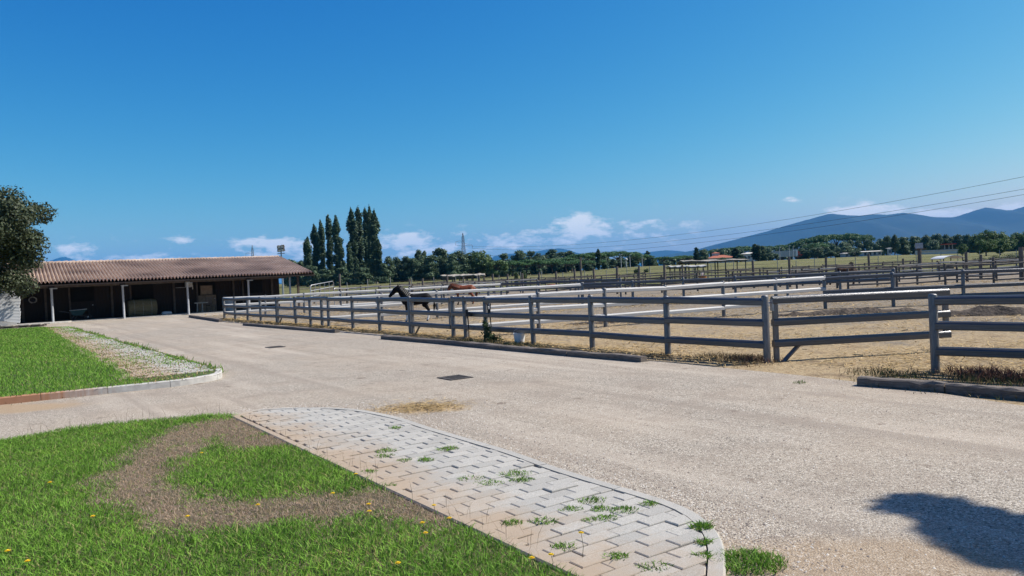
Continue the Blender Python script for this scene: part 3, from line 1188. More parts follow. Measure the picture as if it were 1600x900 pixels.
def near_lawn():
    rng = np.random.default_rng(21)
    n = 520000
    # more blades close to the viewer
    y = 2.6 + (10.9 - 2.6) * rng.uniform(0, 1, n) ** 1.25
    x = rng.uniform(-9.2, 1.0, n)
    xy = np.column_stack([x, y])
    k = in_poly_np(lawn_poly, xy) & (np.abs(x) < y * 0.75 + 0.6)
    xy = xy[k]
    n = len(xy)
    d = dryness(xy)
    d = np.clip(d * 1.15 + (0.45 * lumpy(xy, 8, 4) + 0.3 * lumpy(xy, 21, 14)) * (d > 0.02) - 0.12, 0, 0.97)
    lump = lumpy(xy, 3.5, 9)
    hl = 1 + 0.3 * lumpy(xy, 5, 2)
    dead = rng.uniform(0, 1, n) < d
    keep = np.ones(n, bool)
    # near the road the lawn thins out to a ragged edge
    L_ = np.where(dead, rng.uniform(0.012, 0.042, n), rng.uniform(0.02, 0.068, n) * hl * (1 - 0.45 * d))
    tint = green_tints(n, rng, lump)
    dc = np.array([[0.46, 0.335, 0.245], [0.54, 0.42, 0.325], [0.4, 0.3, 0.22], [0.52, 0.36, 0.24], [0.3, 0.25, 0.13]])
    tint[dead] = dc[rng.integers(0, 5, dead.sum())]
    W = rng.uniform(0.004, 0.0085, n) * np.where(dead, 0.62, 1.0)
    xy, L_, tint, W = xy[keep], L_[keep], tint[keep], W[keep]
    v, f, t = blades(xy, LZ - 0.004, L_, W, 1.0, tint, rng)
    vs, fs, ts = [v], [f], [t]
    m = 260000
    fx = np.column_stack([rng.uniform(-5.6, 0.2, m), rng.uniform(4.6, 10.6, m)])
    fd_ = dryness(fx)
    kk = in_poly_np(lawn_poly, fx) & (rng.uniform(0, 1, m) < fd_ ** 1.5 * (0.75 + 0.4 * lumpy(fx, 11, 8)))
    fx = fx[kk]
    m = len(fx)
    c0 = np.array([[0.42, 0.31, 0.23], [0.5, 0.39, 0.3], [0.36, 0.26, 0.19], [0.47, 0.32, 0.2]])[rng.integers(0, 4, m)]
    v1, f1, t1 = blades(fx, LZ, rng.uniform(0.006, 0.02, m), rng.uniform(0.003, 0.006, m), 2.2, c0, rng)
    vs.append(v1); fs.append(f1 + len(v)); ts.append(t1)
    # taller stems and seed heads along the edges
    m = 90
    path = lawn_edge
    px = []
    for i in range(m):
        s = rng.uniform(0, 1)
        q = rng.integers(2, len(path) - 1)
        p = path[q] + (path[q + 1 if q + 1 < len(path) else q] - path[q]) * float(s)
        px.append((p.x + rng.normal(0, 0.06), p.y - abs(rng.normal(0, 0.1))))
    for i in range(70):
        s = rng.uniform(0, 1) ** 0.7
        p = G(360, 650) + (G(878, 892) - G(360, 650)) * float(s)
        px.append((p.x + rng.normal(0, 0.07) - 0.05, p.y + rng.normal(0, 0.07) - 0.03))
    px = np.array(px)
    m = len(px)
    tt = np.tile(np.array([[0.17, 0.13, 0.07]]), (m, 1)) * rng.uniform(0.6, 1.3, (m, 1))
    v2, f2, t2 = blades(px, LZ, rng.uniform(0.06, 0.24, m), np.full(m, 0.003), 0.35, tt, rng)
    off = len(v) + len(v1)
    vs.append(v2); fs.append(f2 + off); ts.append(t2)
    me = np_mesh('grass', np.vstack(vs), np.vstack(fs), M['grass'], np.vstack(ts))
    stuff(put('grass', me), 'short green lawn with a burnt brown ring in the foreground', 'grass')


def far_lawn():
    rng = np.random.default_rng(22)
    n = 430000
    y = 8 + 32 * rng.uniform(0, 1, n) ** 1.5
    x = -5.6 - 21 * rng.uniform(0, 1, n) ** 1.1
    xy = np.column_stack([x, y])
    k = in_poly_np(fpoly, xy) & (np.abs(x) < y * 0.70 + 0.6)
    xy = xy[k]
    # distance inward from the right edge decides lawn or overgrown paving
    e0 = np.array([corner.x, corner.y]); dd = np.array([d_in.x, d_in.y]); fd = np.array([fe_dir.x, fe_dir.y])
    inn = (xy - e0) @ dd
    al = (xy - e0) @ fd
    w = 1.5 - 0.55 * np.clip(al, 0, 27) / 27 + 0.12 * lumpy(xy, 3, 6)
    on = inn < w
    rr = rng.uniform(0, 1, len(xy))
    lump = lumpy(xy, 1.8, 12)
    keep = ~on | (rr < np.clip(0.5 + 0.55 * lump + 0.3 * (inn / w), 0.08, 0.95))
    xy, on, lump, inn, w = xy[keep], on[keep], lump[keep], inn[keep], w[keep]
    n = len(xy)
    tint = green_tints(n, rng, lump)
    pale = rng.uniform(0, 1, n) < np.where(on, np.clip(0.2 + 0.5 * np.clip(inn / w, 0, 1) - 0.5 * lump, 0.05, 0.9), 0.0)
    tint[pale] = np.array([0.42, 0.31, 0.15]) * rng.uniform(0.7, 1.15, (pale.sum(), 1))
    L_ = np.where(on, rng.uniform(0.015, 0.05, n), rng.uniform(0.04, 0.09, n))
    W = rng.uniform(0.007, 0.013, n) * (0.6 + xy[:, 1] / 28) * np.where(on, 1.7, 1.0)
    v, f, t = blades(xy, FZ - 0.02, L_, W, 0.7, tint, rng)
    # weeds along the kerb and the road edge
    m = 1500
    s = rng.uniform(0.2, 27, m)
    s = s[np.sin(s * 1.9) + np.sin(s * 0.73 + 1) > -0.2]
    m = len(s)
    px = e0 + fd * s[:, None] - dd * (rng.normal(0.08, 0.06, (m, 1)))
    t2 = green_tints(m, rng, np.zeros(m)) * 0.75
    v2, f2, t2 = blades(px, ROADZ, rng.uniform(0.05, 0.19, m), np.full(m, 0.02), 0.5, t2, rng)
    p0, p1 = kcurve[10], kcurve[-8]
    me = np_mesh('grass', np.vstack([v, v2]), np.vstack([f, f2 + len(v)]), M['grass'], np.vstack([t, t2]))
    stuff(put('grass', me), 'thick green lawn behind the rust stained kerb', 'grass')


near_lawn()
far_lawn()


def tuft(name, px, py, z, rad, n, lmax, label, group, seed, green=1.0, cat='grass tuft'):
    rng = np.random.default_rng(seed)
    r = rad * np.sqrt(rng.uniform(0, 1, n))
    a = rng.uniform(0, 6.283, n)
    xy = np.column_stack([r * np.cos(a), r * np.sin(a) * 0.8])
    L_ = rng.uniform(0.35, 1, n) * lmax * (1 - 0.5 * r / rad)
    t = green_tints(n, rng, np.zeros(n)) * green
    v, f, t = blades(xy, 0.0, L_, rng.uniform(0.005, 0.010, n), 1.0, t, rng)
    p = G(px, py, z)
    o = put(name, np_mesh(name, v, f, M['grass'], t), None, p)
    return tag(o, label, cat, group)


tg = 'weeds in the paver joints'
for i, (x, y, r, n, h) in enumerate(sorted(((618, 670, 0.1, 120, 0.05), (602, 706, 0.13, 140, 0.06), (600, 714, 0.12, 120, 0.05), (700, 703, 0.13, 170, 0.06), (665, 721, 0.09, 110, 0.07), (632, 721, 0.09, 90, 0.05),
                                     (735, 749, 0.16, 120, 0.04), (765, 757, 0.15, 150, 0.05), (805, 743, 0.16, 200, 0.06), (815, 752, 0.12, 160, 0.05), (893, 798, 0.1, 130, 0.05), (925, 784, 0.13, 160, 0.05), (975, 799, 0.12, 190, 0.055),
                                     (940, 797, 0.09, 130, 0.05), (945, 812, 0.1, 130, 0.05), (850, 816, 0.12, 150, 0.045), (800, 819, 0.09, 110, 0.05), (880, 858, 0.1, 130, 0.06), (962, 872, 0.09, 140, 0.05), (1022, 888, 0.12, 130, 0.045),
                                     (1015, 789, 0.08, 110, 0.05), (1097, 826, 0.09, 240, 0.075), (1101, 850, 0.06, 120, 0.06), (1098, 871, 0.08, 130, 0.055), (925, 815, 0.08, 90, 0.04), (575, 739, 0.1, 90, 0.05), (606, 761, 0.09, 110, 0.05)), key=lambda w: -w[1])):
    tuft('weed_tuft', x, y, ISZ - 0.01, r * 0.85, n, h, 'low green weed tuft in the paver joints, %s counting up from the near end' % ORD[i], tg, 100 + i, 0.85)
tuft('grass_tuft', 325, 657, 0.04, 0.42, 900, 0.12, 'bright green grass clump at the far tip of the paved island', None, 201, 1.2)
tuft('grass_tuft', 1165, 882, ROADZ, 0.23, 1100, 0.09, 'grass clump on the asphalt beside the rounded end of the paving', None, 202, 0.85)
tuft('weed_tuft', 153, 614, ROADZ, 0.12, 150, 0.08, 'small weed at the foot of the rust stained kerb', None, 203, 0.8)
tuft('weed_tuft', 1249, 599, ROADZ, 0.1, 60, 0.08, 'small weed alone on the asphalt before the open gate', None, 204, 0.5)


def dandelion(px, py, h, i):
    p = G(px, py, LZ)
    # the measured point is the flower itself: move the root so that the head is seen there
    d = ray(px, py)
    t = (LZ + h - EYE) / d.z
    p = Vector((d.x * t, d.y * t, LZ))
    t_ = thing('dandelion', 'small yellow dandelion on a thin stem in the lawn, %s from the left' % ORD[i], 'flower', p, 0, 'dandelions in the lawn')
    mb = MB().tube([(0, 0, 0), (0.01, 0.005, h * 0.5), (0, 0, h)], [0.0018, 0.0016, 0.0014], 5)
    obj('stem', mb, M['stem'], t_)
    mb = MB()
    for ring, (r, zz, n) in enumerate(((0.019, 0.004, 11), (0.012, 0.009, 8))):
        for k in range(n):
            a = k * 6.283 / n + ring * 0.3
            c, s = math.cos(a), math.sin(a)
            w = 0.0048
            mb.add([(0, 0, h), (r * c * 0.7 - w * s, r * s * 0.7 + w * c, h + zz), (r * c, r * s, h + zz * 0.8), (r * c * 0.7 + w * s, r * s * 0.7 - w * c, h + zz)], [(0, 1, 2, 3)])
    obj('petals', mb, M['yellow'], t_)


for i, (x, y, h) in enumerate(sorted(((315, 708, 0.07), (403, 789, 0.06), (576, 788, 0.06), (577, 799, 0.05), (678, 790, 0.12), (660, 817, 0.06), (702, 810, 0.13), (665, 833, 0.06), (556, 741, 0.07), (78, 754, 0.07),
                               (145, 807, 0.07), (293, 807, 0.06), (12, 861, 0.05), (43, 877, 0.05), (622, 880, 0.05), (831, 872, 0.07), (861, 867, 0.09), (908, 833, 0.16), (520, 771, 0.05)))):
    dandelion(x, y, h, i)

# ================================================================== FENCES
def round_post_mesh(name, r, h, mat, dome=True, n=12):
    prof = [(r * 1.0, -0.15), (r, 0.0), (r * 0.98, h - r * 0.5)]
    if dome:
        prof += [(r * 0.9, h - r * 0.22), (r * 0.65, h - r * 0.05), (r * 0.2, h)]
    else:
        prof += [(r * 0.97, h)]
    return MB().lathe(prof, n).mesh(name, mat, True)


def rail_mesh(name, w, h, mat, n=12):
    """unit length along x: upright faces under a crowned, sloping top"""
    a, b = w / 2, h / 2
    prof = [(-a * 0.86, -b), (a * 0.86, -b), (a, -b * 0.85), (a, b * 0.36), (a * 0.84, b * 0.62), (a * 0.45, b * 0.9), (0, b), (-a * 0.45, b * 0.9), (-a * 0.84, b * 0.62), (-a, b * 0.36), (-a, -b * 0.85)]
    n = len(prof)
    vs = [(x, p[0], p[1]) for x in (0.0, 1.0) for p in prof]
    fs = [(k, n + k, n + (k + 1) % n, (k + 1) % n) for k in range(n)]
    fs += [tuple(range(n)), tuple(range(2 * n - 1, n - 1, -1))]
    me = MB().add(vs, fs).mesh(name, mat, False)
    import bmesh
    bm = bmesh.new(); bm.from_mesh(me); bmesh.ops.recalc_face_normals(bm, faces=bm.faces); bm.to_mesh(me); bm.free()
    return me


POST = round_post_mesh('post', 0.062, 1.185, M['fencepost'])
BIGPOST = round_post_mesh('post', 0.075, 1.2, M['fencepost'])
RAIL = rail_mesh('rail', 0.12, 0.13, M['fence'])
PRAIL = rail_mesh('rail', 0.12, 0.13, M['sunlitrail'])
RPOST = round_post_mesh('post', 0.06, 1.2, M['rustic'], False, 8)
RRAIL = rail_mesh('rail', 0.06, 0.085, M['rustic'], 8)
RRAILP = rail_mesh('rail', 0.06, 0.085, M['rusticpale'], 8)
fr = random.Random(17)


def place_rail(root, a, b, mesh, name='rail'):
    """a, b in world space; root sits unrotated at root.location"""
    d = b - a
    o = put(name, mesh, root, a - root.location)
    o.rotation_euler = (fr.gauss(0, 0.02), -math.atan2(d.z, math.hypot(d.x, d.y)), math.atan2(d.y, d.x))
    o.scale = (d.length, 1, 1)
    return o


def fence(label, pts, heights=(1.085, 0.705, 0.335), skip=(), post=None, rail=None, name='post_and_rail_fence', jit=0.012, last_post=True, no_post=(), hscale=None, zf=None):
    root = thing(name, label, 'fence', (pts[0].x, pts[0].y, zf(pts[0].x, pts[0].y) if zf else 0))
    n = len(pts)
    for i, p in enumerate(pts):
        z = zf(p.x, p.y) if zf else 0.0
        q = Vector((p.x, p.y, z))
        if i not in no_post and (last_post or i < n - 1):
            o = put('post', post or POST, root, q - root.location)
            o.rotation_euler = (fr.gauss(0, 0.012), fr.gauss(0, 0.012), fr.uniform(0, 6.28))
            o.scale = (1, 1, (hscale or 1) * fr.uniform(0.985, 1.015))
        if i < n - 1 and i not in skip:
            p2 = pts[i + 1]
            z2 = zf(p2.x, p2.y) if zf else 0.0
            for h in heights:
                place_rail(root, Vector((p.x, p.y, z + h + fr.gauss(0, jit))), Vector((p2.x, p2.y, z2 + h + fr.gauss(0, jit))), rail or RAIL)
    return root


def even(a, b, step):
    n = max(1, round((b - a).length / step))
    return [a + (b - a) * (i / n) for i in range(n + 1)]


# the long fence beside the road; gates fill the gaps behind posts 4 and 10
fence('long grey three-rail fence running beside the asphalt from barn to open gate', FENCE[:17], skip=(4, 10))
past = LAST + (FENCE[16] - FENCE[11]).normalized() * 0.0
dirn = (FENCE[16] - FENCE[11]); dirn = Vector((dirn.x, dirn.y, 0)).normalized()
right_pts = [LAST, LAST + Vector((1.5, -1.45, 0)), LAST + Vector((3.0, -2.9, 0)), LAST + Vector((4.5, -4.35, 0))]
fence('nearest stretch of grey fence right of the open gate', right_pts)


def gate(label, a, b, brace=True, post_h=1.17):
    """three rails on two end uprights, a prop at the hinge end, latch hardware"""
    root = thing('paddock_gate', label, 'gate', (a.x, a.y, 0))
    for h in (1.085, 0.70, 0.335):
        place_rail(root, Vector((a.x, a.y, h)), Vector((b.x, b.y, h - 0.02)), RAIL)
    d = (b - a).normalized()
    up = MB().box((0, 0, 0.58), (0.085, 0.06, 1.12), math.atan2(d.y, d.x)).mesh('upright', M['fencepost'])
    put('upright', up, root, d * 0.05)
    up2 = MB().box((0, 0, 0.72), (0.085, 0.06, 0.84), math.atan2(d.y, d.x)).mesh('upright', M['fencepost'])
    put('upright', up2, root, (b - a) - d * 0.06)
    if brace:
        m = MB().tube([d * 0.16 + Vector((0, 0, 0.0)), d * 0.5 + Vector((0, 0, 0.31))], 0.04, 4)
        obj('brace', m, M['fencepost'], root)
    m = MB().box((0, 0, 1.0), (0.03, 0.09, 0.2), math.atan2(d.y, d.x)).tube([(-0.06, 0, 1.04), (0.06, 0, 1.04)], 0.012, 6)
    obj('hinge', m, M['metal'], root)
    return root


gate('grey three-rail gate swung open behind the nearest fence post', Vector((4.47, 13.25, 0)), Vector((7.78, 13.72, 0)))
gate('closed grey gate in front of the black horse', FENCE[10] + (FENCE[11] - FENCE[10]) * 0.045, FENCE[10] + (FENCE[11] - FENCE[10]) * 0.97)
gate('closed grey gate near the barn end of the long fence', FENCE[4] + (FENCE[5] - FENCE[4]) * 0.06, FENCE[4] + (FENCE[5] - FENCE[4]) * 0.97)

CA = Vector((math.cos(R_(29)), math.sin(R_(29)), 0))
f4 = even(FENCE[0], FENCE[0] + Vector((math.cos(R_(31)), math.sin(R_(31)), 0)) * 17.2, 2.15)
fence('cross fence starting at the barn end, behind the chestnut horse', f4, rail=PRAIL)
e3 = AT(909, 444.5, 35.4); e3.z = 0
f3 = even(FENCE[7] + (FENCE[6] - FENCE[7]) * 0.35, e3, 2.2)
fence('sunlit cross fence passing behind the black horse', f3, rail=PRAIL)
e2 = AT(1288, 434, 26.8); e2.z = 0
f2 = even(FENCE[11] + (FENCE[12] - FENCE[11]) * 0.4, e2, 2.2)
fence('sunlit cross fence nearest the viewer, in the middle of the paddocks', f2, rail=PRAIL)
b1 = even(e3, Vector((17.0, 34.2, 0)), 2.2)
fence('shaded back fence of the middle paddock', b1[0:], heights=(1.085, 0.705))
b2 = even(e2, Vector((24.0, 24.4, 0)), 2.2)
fence('shaded back fence of the paddock behind the open gate', b2, heights=(1.085, 0.62, 0.3))
b4 = even(f4[-1], Vector((6.5, 46.0, 0)), 2.4)
fence('dark back fence right of the chestnut horse', b4, heights=(1.085, 0.705))

# rough timber corrals farther back
def corral(label, a, b, hs=(1.1, 0.7, 0.3), step=2.5, pale=False, hscale=1.0):
    return fence(label, even(a, b, step), hs, post=RPOST, rail=RRAILP if pale else RRAIL, name='timber_rail_fence', jit=0.05, hscale=hscale, zf=TZ)


corral('brown timber corral fence behind the paddocks at the right edge', Vector((17.5, 40, 0)), Vector((33, 40.5, 0)))
corral('second brown timber fence at right, beneath the white arched hay feeder', Vector((15.5, 52, 0)), Vector((44, 50, 0)), pale=True)
corral('timber fence running below the long flat shelter', Vector((2, 60, 0)), Vector((30, 62, 0)))
corral('pale timber fence behind the chestnut horse', Vector((-12.5, 58, 0)), Vector((2, 60, 0)), pale=True)
corral('brown timber fence left of the black horse, below the poplars', Vector((-16, 62, 0)), Vector((-3.5, 74, 0)), hs=(1.1, 0.6), pale=False)
corral('farthest brown timber fence along the edge of the meadow', Vector((-14, 88, 0)), Vector((44, 84, 0)), hs=(1.05, 0.5), step=3.2)
corral('timber fence closing the far corral at the right', Vector((30, 62, 0)), Vector((52, 66, 0)), hs=(1.1, 0.65, 0.3))
corral('short timber fence between the far corrals', Vector((10, 61, 0)), Vector((14, 84, 0)), hs=(1.1, 0.65), step=3)


corral('brown timber fence directly behind the dark back rails at right', Vector((16.5, 44.5, 0)), Vector((38, 45.5, 0)), hs=(1.15, 0.75, 0.4))
corral('brown timber fence below the lower grey lean-to', Vector((5, 50, 0)), Vector((22, 52, 0)), hs=(1.05, 0.6))
corral('timber fence crossing behind the chestnut horse toward the shelter', Vector((-6, 66, 0)), Vector((12, 70, 0)), hs=(1.1, 0.7, 0.35), step=2.2)
corral('dark timber fence left of the flat shelter', Vector((-20, 72, 0)), Vector((-4, 80, 0)), hs=(1.1, 0.7, 0.35), step=2.0)
corral('timber fence in front of the farthest meadow fence', Vector((-8, 78, 0)), Vector((40, 75, 0)), hs=(1.1, 0.6), step=2.6)


# tubular steel pen beside the barn
def pen_panel(label, a, b, h=1.5, nv=5):
    root = thing('pen_panel', label, 'pen panel', (a.x, a.y, 0))
    d = b - a
    n = d.normalized()
    r = 0.03
    m = MB().tube([(0, 0, 0), (0, 0, h - 0.12), n * 0.12 + Vector((0, 0, h)), d - n * 0.12 + Vector((0, 0, h)), d + Vector((0, 0, h - 0.12)), d], r, 7)
    obj('frame', m, M['metal'], root, smooth=True)
    for k in range(1, 4):
        obj('rail', MB().tube([Vector((0, 0, h * k / 4)), d + Vector((0, 0, h * k / 4))], r * 0.8, 6), M['metal'], root)
    for k in range(1, nv):
        obj('upright', MB().tube([d * (k / nv), d * (k / nv) + Vector((0, 0, h * 0.98))], r * 0.7, 6), M['metal'], root)


pen_panel('tubular steel pen panel next to the right end of the barn', AT(486, 470, 53), AT(522, 462, 56), 1.55)
pen_panel('tubular steel pen panel left of the dark timber posts', AT(522, 462, 56.2), AT(558, 462, 59), 1.25)

# thin stakes of the electric fence along the meadow
STAKE = round_post_mesh('stake', 0.05, 1.0, M['rusticpale'], False, 6)
DSTAKE = round_post_mesh('pole', 0.085, 1.0, M['rustic'], False, 8)


def stake_line():
    root = thing('wire_fence', 'thin wire fence on pale stakes along the near edge of the meadow', 'fence', (0, 100, 0))
    xs = [-22 + 2.9 * i for i in range(36)]
    ps = []
    for x in xs:
        y = 103 + 0.05 * x + fr.uniform(-1, 1)
        z = TZ(x, y)
        o = put('stake', STAKE, root, (x, y - 100, z), (fr.gauss(0, 0.03), fr.gauss(0, 0.03), 0), (1, 1, fr.uniform(1.5, 2.0)))
        ps.append(Vector((x, y - 100, z)))
    for h in (0.5, 0.95, 1.4):
        obj('wire', MB().tube([p + Vector((0, 0, h)) for p in ps], 0.012, 4), M['wire'], root)


stake_line()
POLES = [(530, 428, 62), (640, 436, 66), (660, 435, 66), (699, 430, 70), (724, 433, 70), (748, 430, 72), (770, 428, 68), (793, 428, 68), (816, 427, 66), (842, 426, 62), (869, 424, 62), (898, 420, 62), (907, 402, 75), (928, 420, 58), (963, 416, 52),
         (998, 416, 60), (1037, 414, 50), (1066, 414, 70), (1177, 407, 52), (1233, 401, 50), (1290, 402, 52), (1358, 396, 55), (1411, 404, 60), (1510, 394, 46), (1532, 398, 48), (1552, 402, 50), (1595, 386, 44)]
for i, (px, top, Y) in enumerate(POLES):
    t = AT(px, top, Y)
    zb = TZ(t.x, Y)
    o = put('wooden_pole', DSTAKE, None, (t.x + 0.0, Y, zb), (fr.gauss(0, 0.015), fr.gauss(0, 0.015), 0), (1, 1, t.z - zb))
    if px == 1595:
        o.scale = (1.5, 1.5, t.z - zb)
    tag(o, 'tall wooden pole behind the paddocks, %s from the left' % ORD[i], 'pole', 'tall poles behind the paddocks')

# sleepers laid as a kerb along the road edge
def sleepers(label_fmt, pts, h=0.12, w=0.17):
    for i, (a, b) in enumerate(zip(pts, pts[1:])):
        d = b - a
        L_ = d.length - 0.02
        n = 8
        vs, fs = [], []
        for k in range(n + 1):
            x = -L_ / 2 + L_ * k / n
            j = [fr.gauss(0, 0.006) for _ in range(4)]
            vs += [(x, -w / 2 + j[0], -0.06), (x, -w / 2 + j[1], h - 0.02 + j[1]), (x, -w / 2 + 0.025, h + j[2]), (x, w / 2 - 0.025, h + j[3]), (x, w / 2, h - 0.02), (x, w / 2, -0.06)]
        for k in range(n):
            for q in range(5):
                fs.append((k * 6 + q, (k + 1) * 6 + q, (k + 1) * 6 + q + 1, k * 6 + q + 1))
        fs += [tuple(range(6)), tuple(n * 6 + q for q in range(5, -1, -1))]
        m = MB().add(vs, fs)
        o = obj('timber_sleeper', m, M['sleeper'], None, ((a.x + b.x) / 2, (a.y + b.y) / 2, 0.02), (0, 0, math.atan2(d.y, d.x)))
        tag(o, label_fmt[i], 'sleeper', 'sleepers along the road edge')


sleepers(['timber sleeper edging nearest the barn columns'], [G(297, 494, 0.1), G(345, 501, 0.1)], 0.15)
sleepers(['left half of the sleeper edging below the far gate', 'right half of the sleeper edging, its pale end beside a dark hole'], [G(382, 506, 0.1), G(452, 511.5, 0.1), G(527, 517, 0.1)])
sleepers(['leftmost sleeper of the long edging in front of the closed gate', 'sleeper in front of the weedy fence post', 'sleeper in front of the white bucket', 'rightmost sleeper of the long edging, ending in the weeds'],
         [G(599, 526, 0.1), G(692, 533.5, 0.1), G(785, 542, 0.1), G(890, 551, 0.1), G(1007, 560, 0.1)])
sleepers(['nearest timber sleeper at the right, with weeds along its foot', 'sleeper running out of the frame at the right edge'], [G(1342, 594, 0.1), G(1480, 604, 0.1), G(1620, 615.5, 0.1)], 0.13)


# ================================================================== BARN
BO = Vector((-27.2, 45.4, 0))
BA = R_(33)
barn = thing('stable_barn', 'long low stable barn with corrugated clay tile roof and open front porch', 'barn', BO, BA)
EAVE_Z, RIDGE_Z, S0, S1 = 2.33, 3.76, -2.5, 15.75
Y_EAVE, Y_RIDGE, Y_BACK = -0.45, 7.3, 15.2
M['tile'] = noisy('clay_roof_tiles', (0.46, 0.335, 0.25), (0.66, 0.53, 0.425), 1.6, 0.85, 0, c3=(0.31, 0.225, 0.17), s3=0.4, stretch=(1, 1, 1), lo=0.35, hi=0.7)


def roof_slope(y0, z0, y1, z1, period=0.2):
    """half-round tile rows with stepped courses"""
    n = int((S1 - S0) / period)
    per = 6
    cols = n * per + 1
    courses = 20
    vs, fs = [], []
    rows = []
    for c in range(courses):
        for e in (0, 1):
            t = (c + e) / courses
            lift = 0.035 * (1 - e)
            rows.append((y0 + (y1 - y0) * t, z0 + (z1 - z0) * t + lift))
    for (y, z) in rows:
        for k in range(cols):
            ph = (k % per) / per
            x = S0 + (S1 - S0) * k / (cols - 1)
            vs.append((x, y, z + 0.17 * abs(math.sin(math.pi * ph)) ** 1.5 - 0.01))
    for r in range(len(rows) - 1):
        for k in range(cols - 1):
            fs.append((r * cols + k, r * cols + k + 1, (r + 1) * cols + k + 1, (r + 1) * cols + k))
    return MB().add(vs, fs)


roof = obj('roof', roof_slope(Y_EAVE, EAVE_Z, Y_RIDGE, RIDGE_Z), M['tile'], barn)
obj('rear_slope', roof_slope(Y_BACK, EAVE_Z, Y_RIDGE, RIDGE_Z), M['tile'], roof)
cap = MB()
n = int((S1 - S0) / 0.42)
for k in range(n):
    x0 = S0 + k * 0.42
    cap.tube([(x0, Y_RIDGE, RIDGE_Z + 0.05), (x0 + 0.45, Y_RIDGE, RIDGE_Z + 0.07)], [0.13, 0.15], 8)
o = obj('ridge_cap', cap, M['tile'], roof)
o['kind'] = 'stuff'
# underside boards of the roof, slightly below the tiles
und = MB()
und.add([(S0, Y_EAVE + 0.03, EAVE_Z - 0.05), (S1 - 0.04, Y_EAVE + 0.03, EAVE_Z - 0.05), (S1 - 0.04, Y_RIDGE, RIDGE_Z - 0.05), (S0, Y_RIDGE, RIDGE_Z - 0.05), (S1 - 0.04, Y_BACK, EAVE_Z - 0.05), (S0, Y_BACK, EAVE_Z - 0.05)],
        [(0, 3, 2, 1), (3, 5, 4, 2)])
obj('ceiling_boards', und, M['barnwood'], barn)
obj('fascia', MB().box(((S0 + S1) / 2, Y_EAVE + 0.0, EAVE_Z - 0.07), (S1 - S0 - 0.02, 0.03, 0.09)), M['barnwood'], barn)
# verge board following the slope at the right end
vb = MB()
for (ya, za, yb, zb) in ((Y_EAVE, EAVE_Z, Y_RIDGE, RIDGE_Z), (Y_RIDGE, RIDGE_Z, Y_BACK, EAVE_Z)):
    vb.add([(S1 - 0.02, ya, za - 0.13), (S1 - 0.02, yb, zb - 0.13), (S1 - 0.02, yb, zb + 0.02), (S1 - 0.02, ya, za + 0.02), (S1 + 0.02, ya, za - 0.13), (S1 + 0.02, yb, zb - 0.13), (S1 + 0.02, yb, zb + 0.02), (S1 + 0.02, ya, za + 0.02)],
           [(0, 1, 2, 3), (7, 6, 5, 4), (0, 4, 5, 1), (3, 2, 6, 7), (0, 3, 7, 4), (1, 5, 6, 2)])
obj('verge_board', vb, M['barnbeam'], barn)
CS = [0.0, 3.78, 7.52, 11.35]
COLM = MB().lathe([(0.09, 0), (0.09, 0.02), (0.066, 0.05), (0.064, 2.02), (0.1, 2.06), (0.1, 2.12)], 12).mesh('column', M['column'], True)
for s in CS:
    c = put('column', COLM, barn, (s, 0, 0))
    obj('bracket', MB().box((0.16, 0, 2.08), (0.3, 0.09, 0.07)), M['column'], c)
obj('corner_post', MB().box((14.15, 0, 1.1), (0.1, 0.1, 2.2)), M['column'], barn)
obj('corner_post', MB().box((15.0, 0.9, 1.1), (0.14, 0.14, 2.3)), M['barnbeam'], barn)
# header beams between the columns, a hand's width below the eaves
edges = [-2.3] + CS + [14.1]
for a, b in zip(edges, edges[1:]):
    obj('beam', MB().box(((a + b) / 2, 0.02, 2.19), (b - a - 0.35, 0.14, 0.16)), M['barnbeam'], barn)
YW = 2.5
wall = obj('wall', MB().box((6.0, YW + 0.1, 1.35), (16.3, 0.08, 2.7)), M['barnwood'], barn)
obj('end_wall', MB().box((14.1, 8.4, 1.2), (0.08, 11.6, 2.4)), M['barnwood'], barn)
obj('end_wall', MB().box((-2.2, 7.2, 1.2), (0.08, 14.2, 2.4)), M['barnwood'], barn)
obj('rear_wall', MB().box((5.95, 14.3, 1.15), (16.2, 0.08, 2.3)), M['barnwood'], barn)
# vertical boards on the stall front
BOARD = MB().box((0, 0, 1.2), (0.185, 0.02, 2.4)).mesh('board', M['barnwood'])
k = 0
x = -2.0
doors = [(1.75, 1.3), (5.2, 1.3), (9.2, 1.15), (12.3, 1.3)]
while x < 14.0:
    if all(abs(x - d) > w / 2 + 0.1 for d, w in doors):
        put('board', BOARD, wall, (x, YW + 0.045, 0), (0, 0, fr.gauss(0, 0.01)))
    x += 0.2
# wooden uprights standing against the stall front
PST = MB().box((0, 0, 1.2), (0.13, 0.13, 2.4)).mesh('wall_post', M['barnbeam'])
for s in (-1.45, -0.25, 3.4, 7.1, 10.95, 13.6):
    put('wall_post', PST, barn, (s, YW - 0.03, 0))
# stall doors: leaf below, dark opening above
for i, (d, w) in enumerate(doors):
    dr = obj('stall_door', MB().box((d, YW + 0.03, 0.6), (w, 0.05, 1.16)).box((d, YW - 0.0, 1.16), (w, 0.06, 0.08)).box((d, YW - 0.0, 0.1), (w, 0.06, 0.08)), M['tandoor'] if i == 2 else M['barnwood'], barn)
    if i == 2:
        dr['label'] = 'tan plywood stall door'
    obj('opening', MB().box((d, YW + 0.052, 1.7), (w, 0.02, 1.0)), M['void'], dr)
    obj('latch', MB().box((d + w * 0.42, YW - 0.03, 0.95), (0.06, 0.03, 0.05)), M['metal'], dr)
    obj('jamb', MB().box((d - w / 2 - 0.06, YW - 0.01, 1.05), (0.1, 0.1, 2.1)), M['barnbeam'], dr)
obj('floor', MB().box((5.95, 1.7, 0.05), (16.25, 3.2, 0.06)), M['concrete'], barn)
stepm = MB()
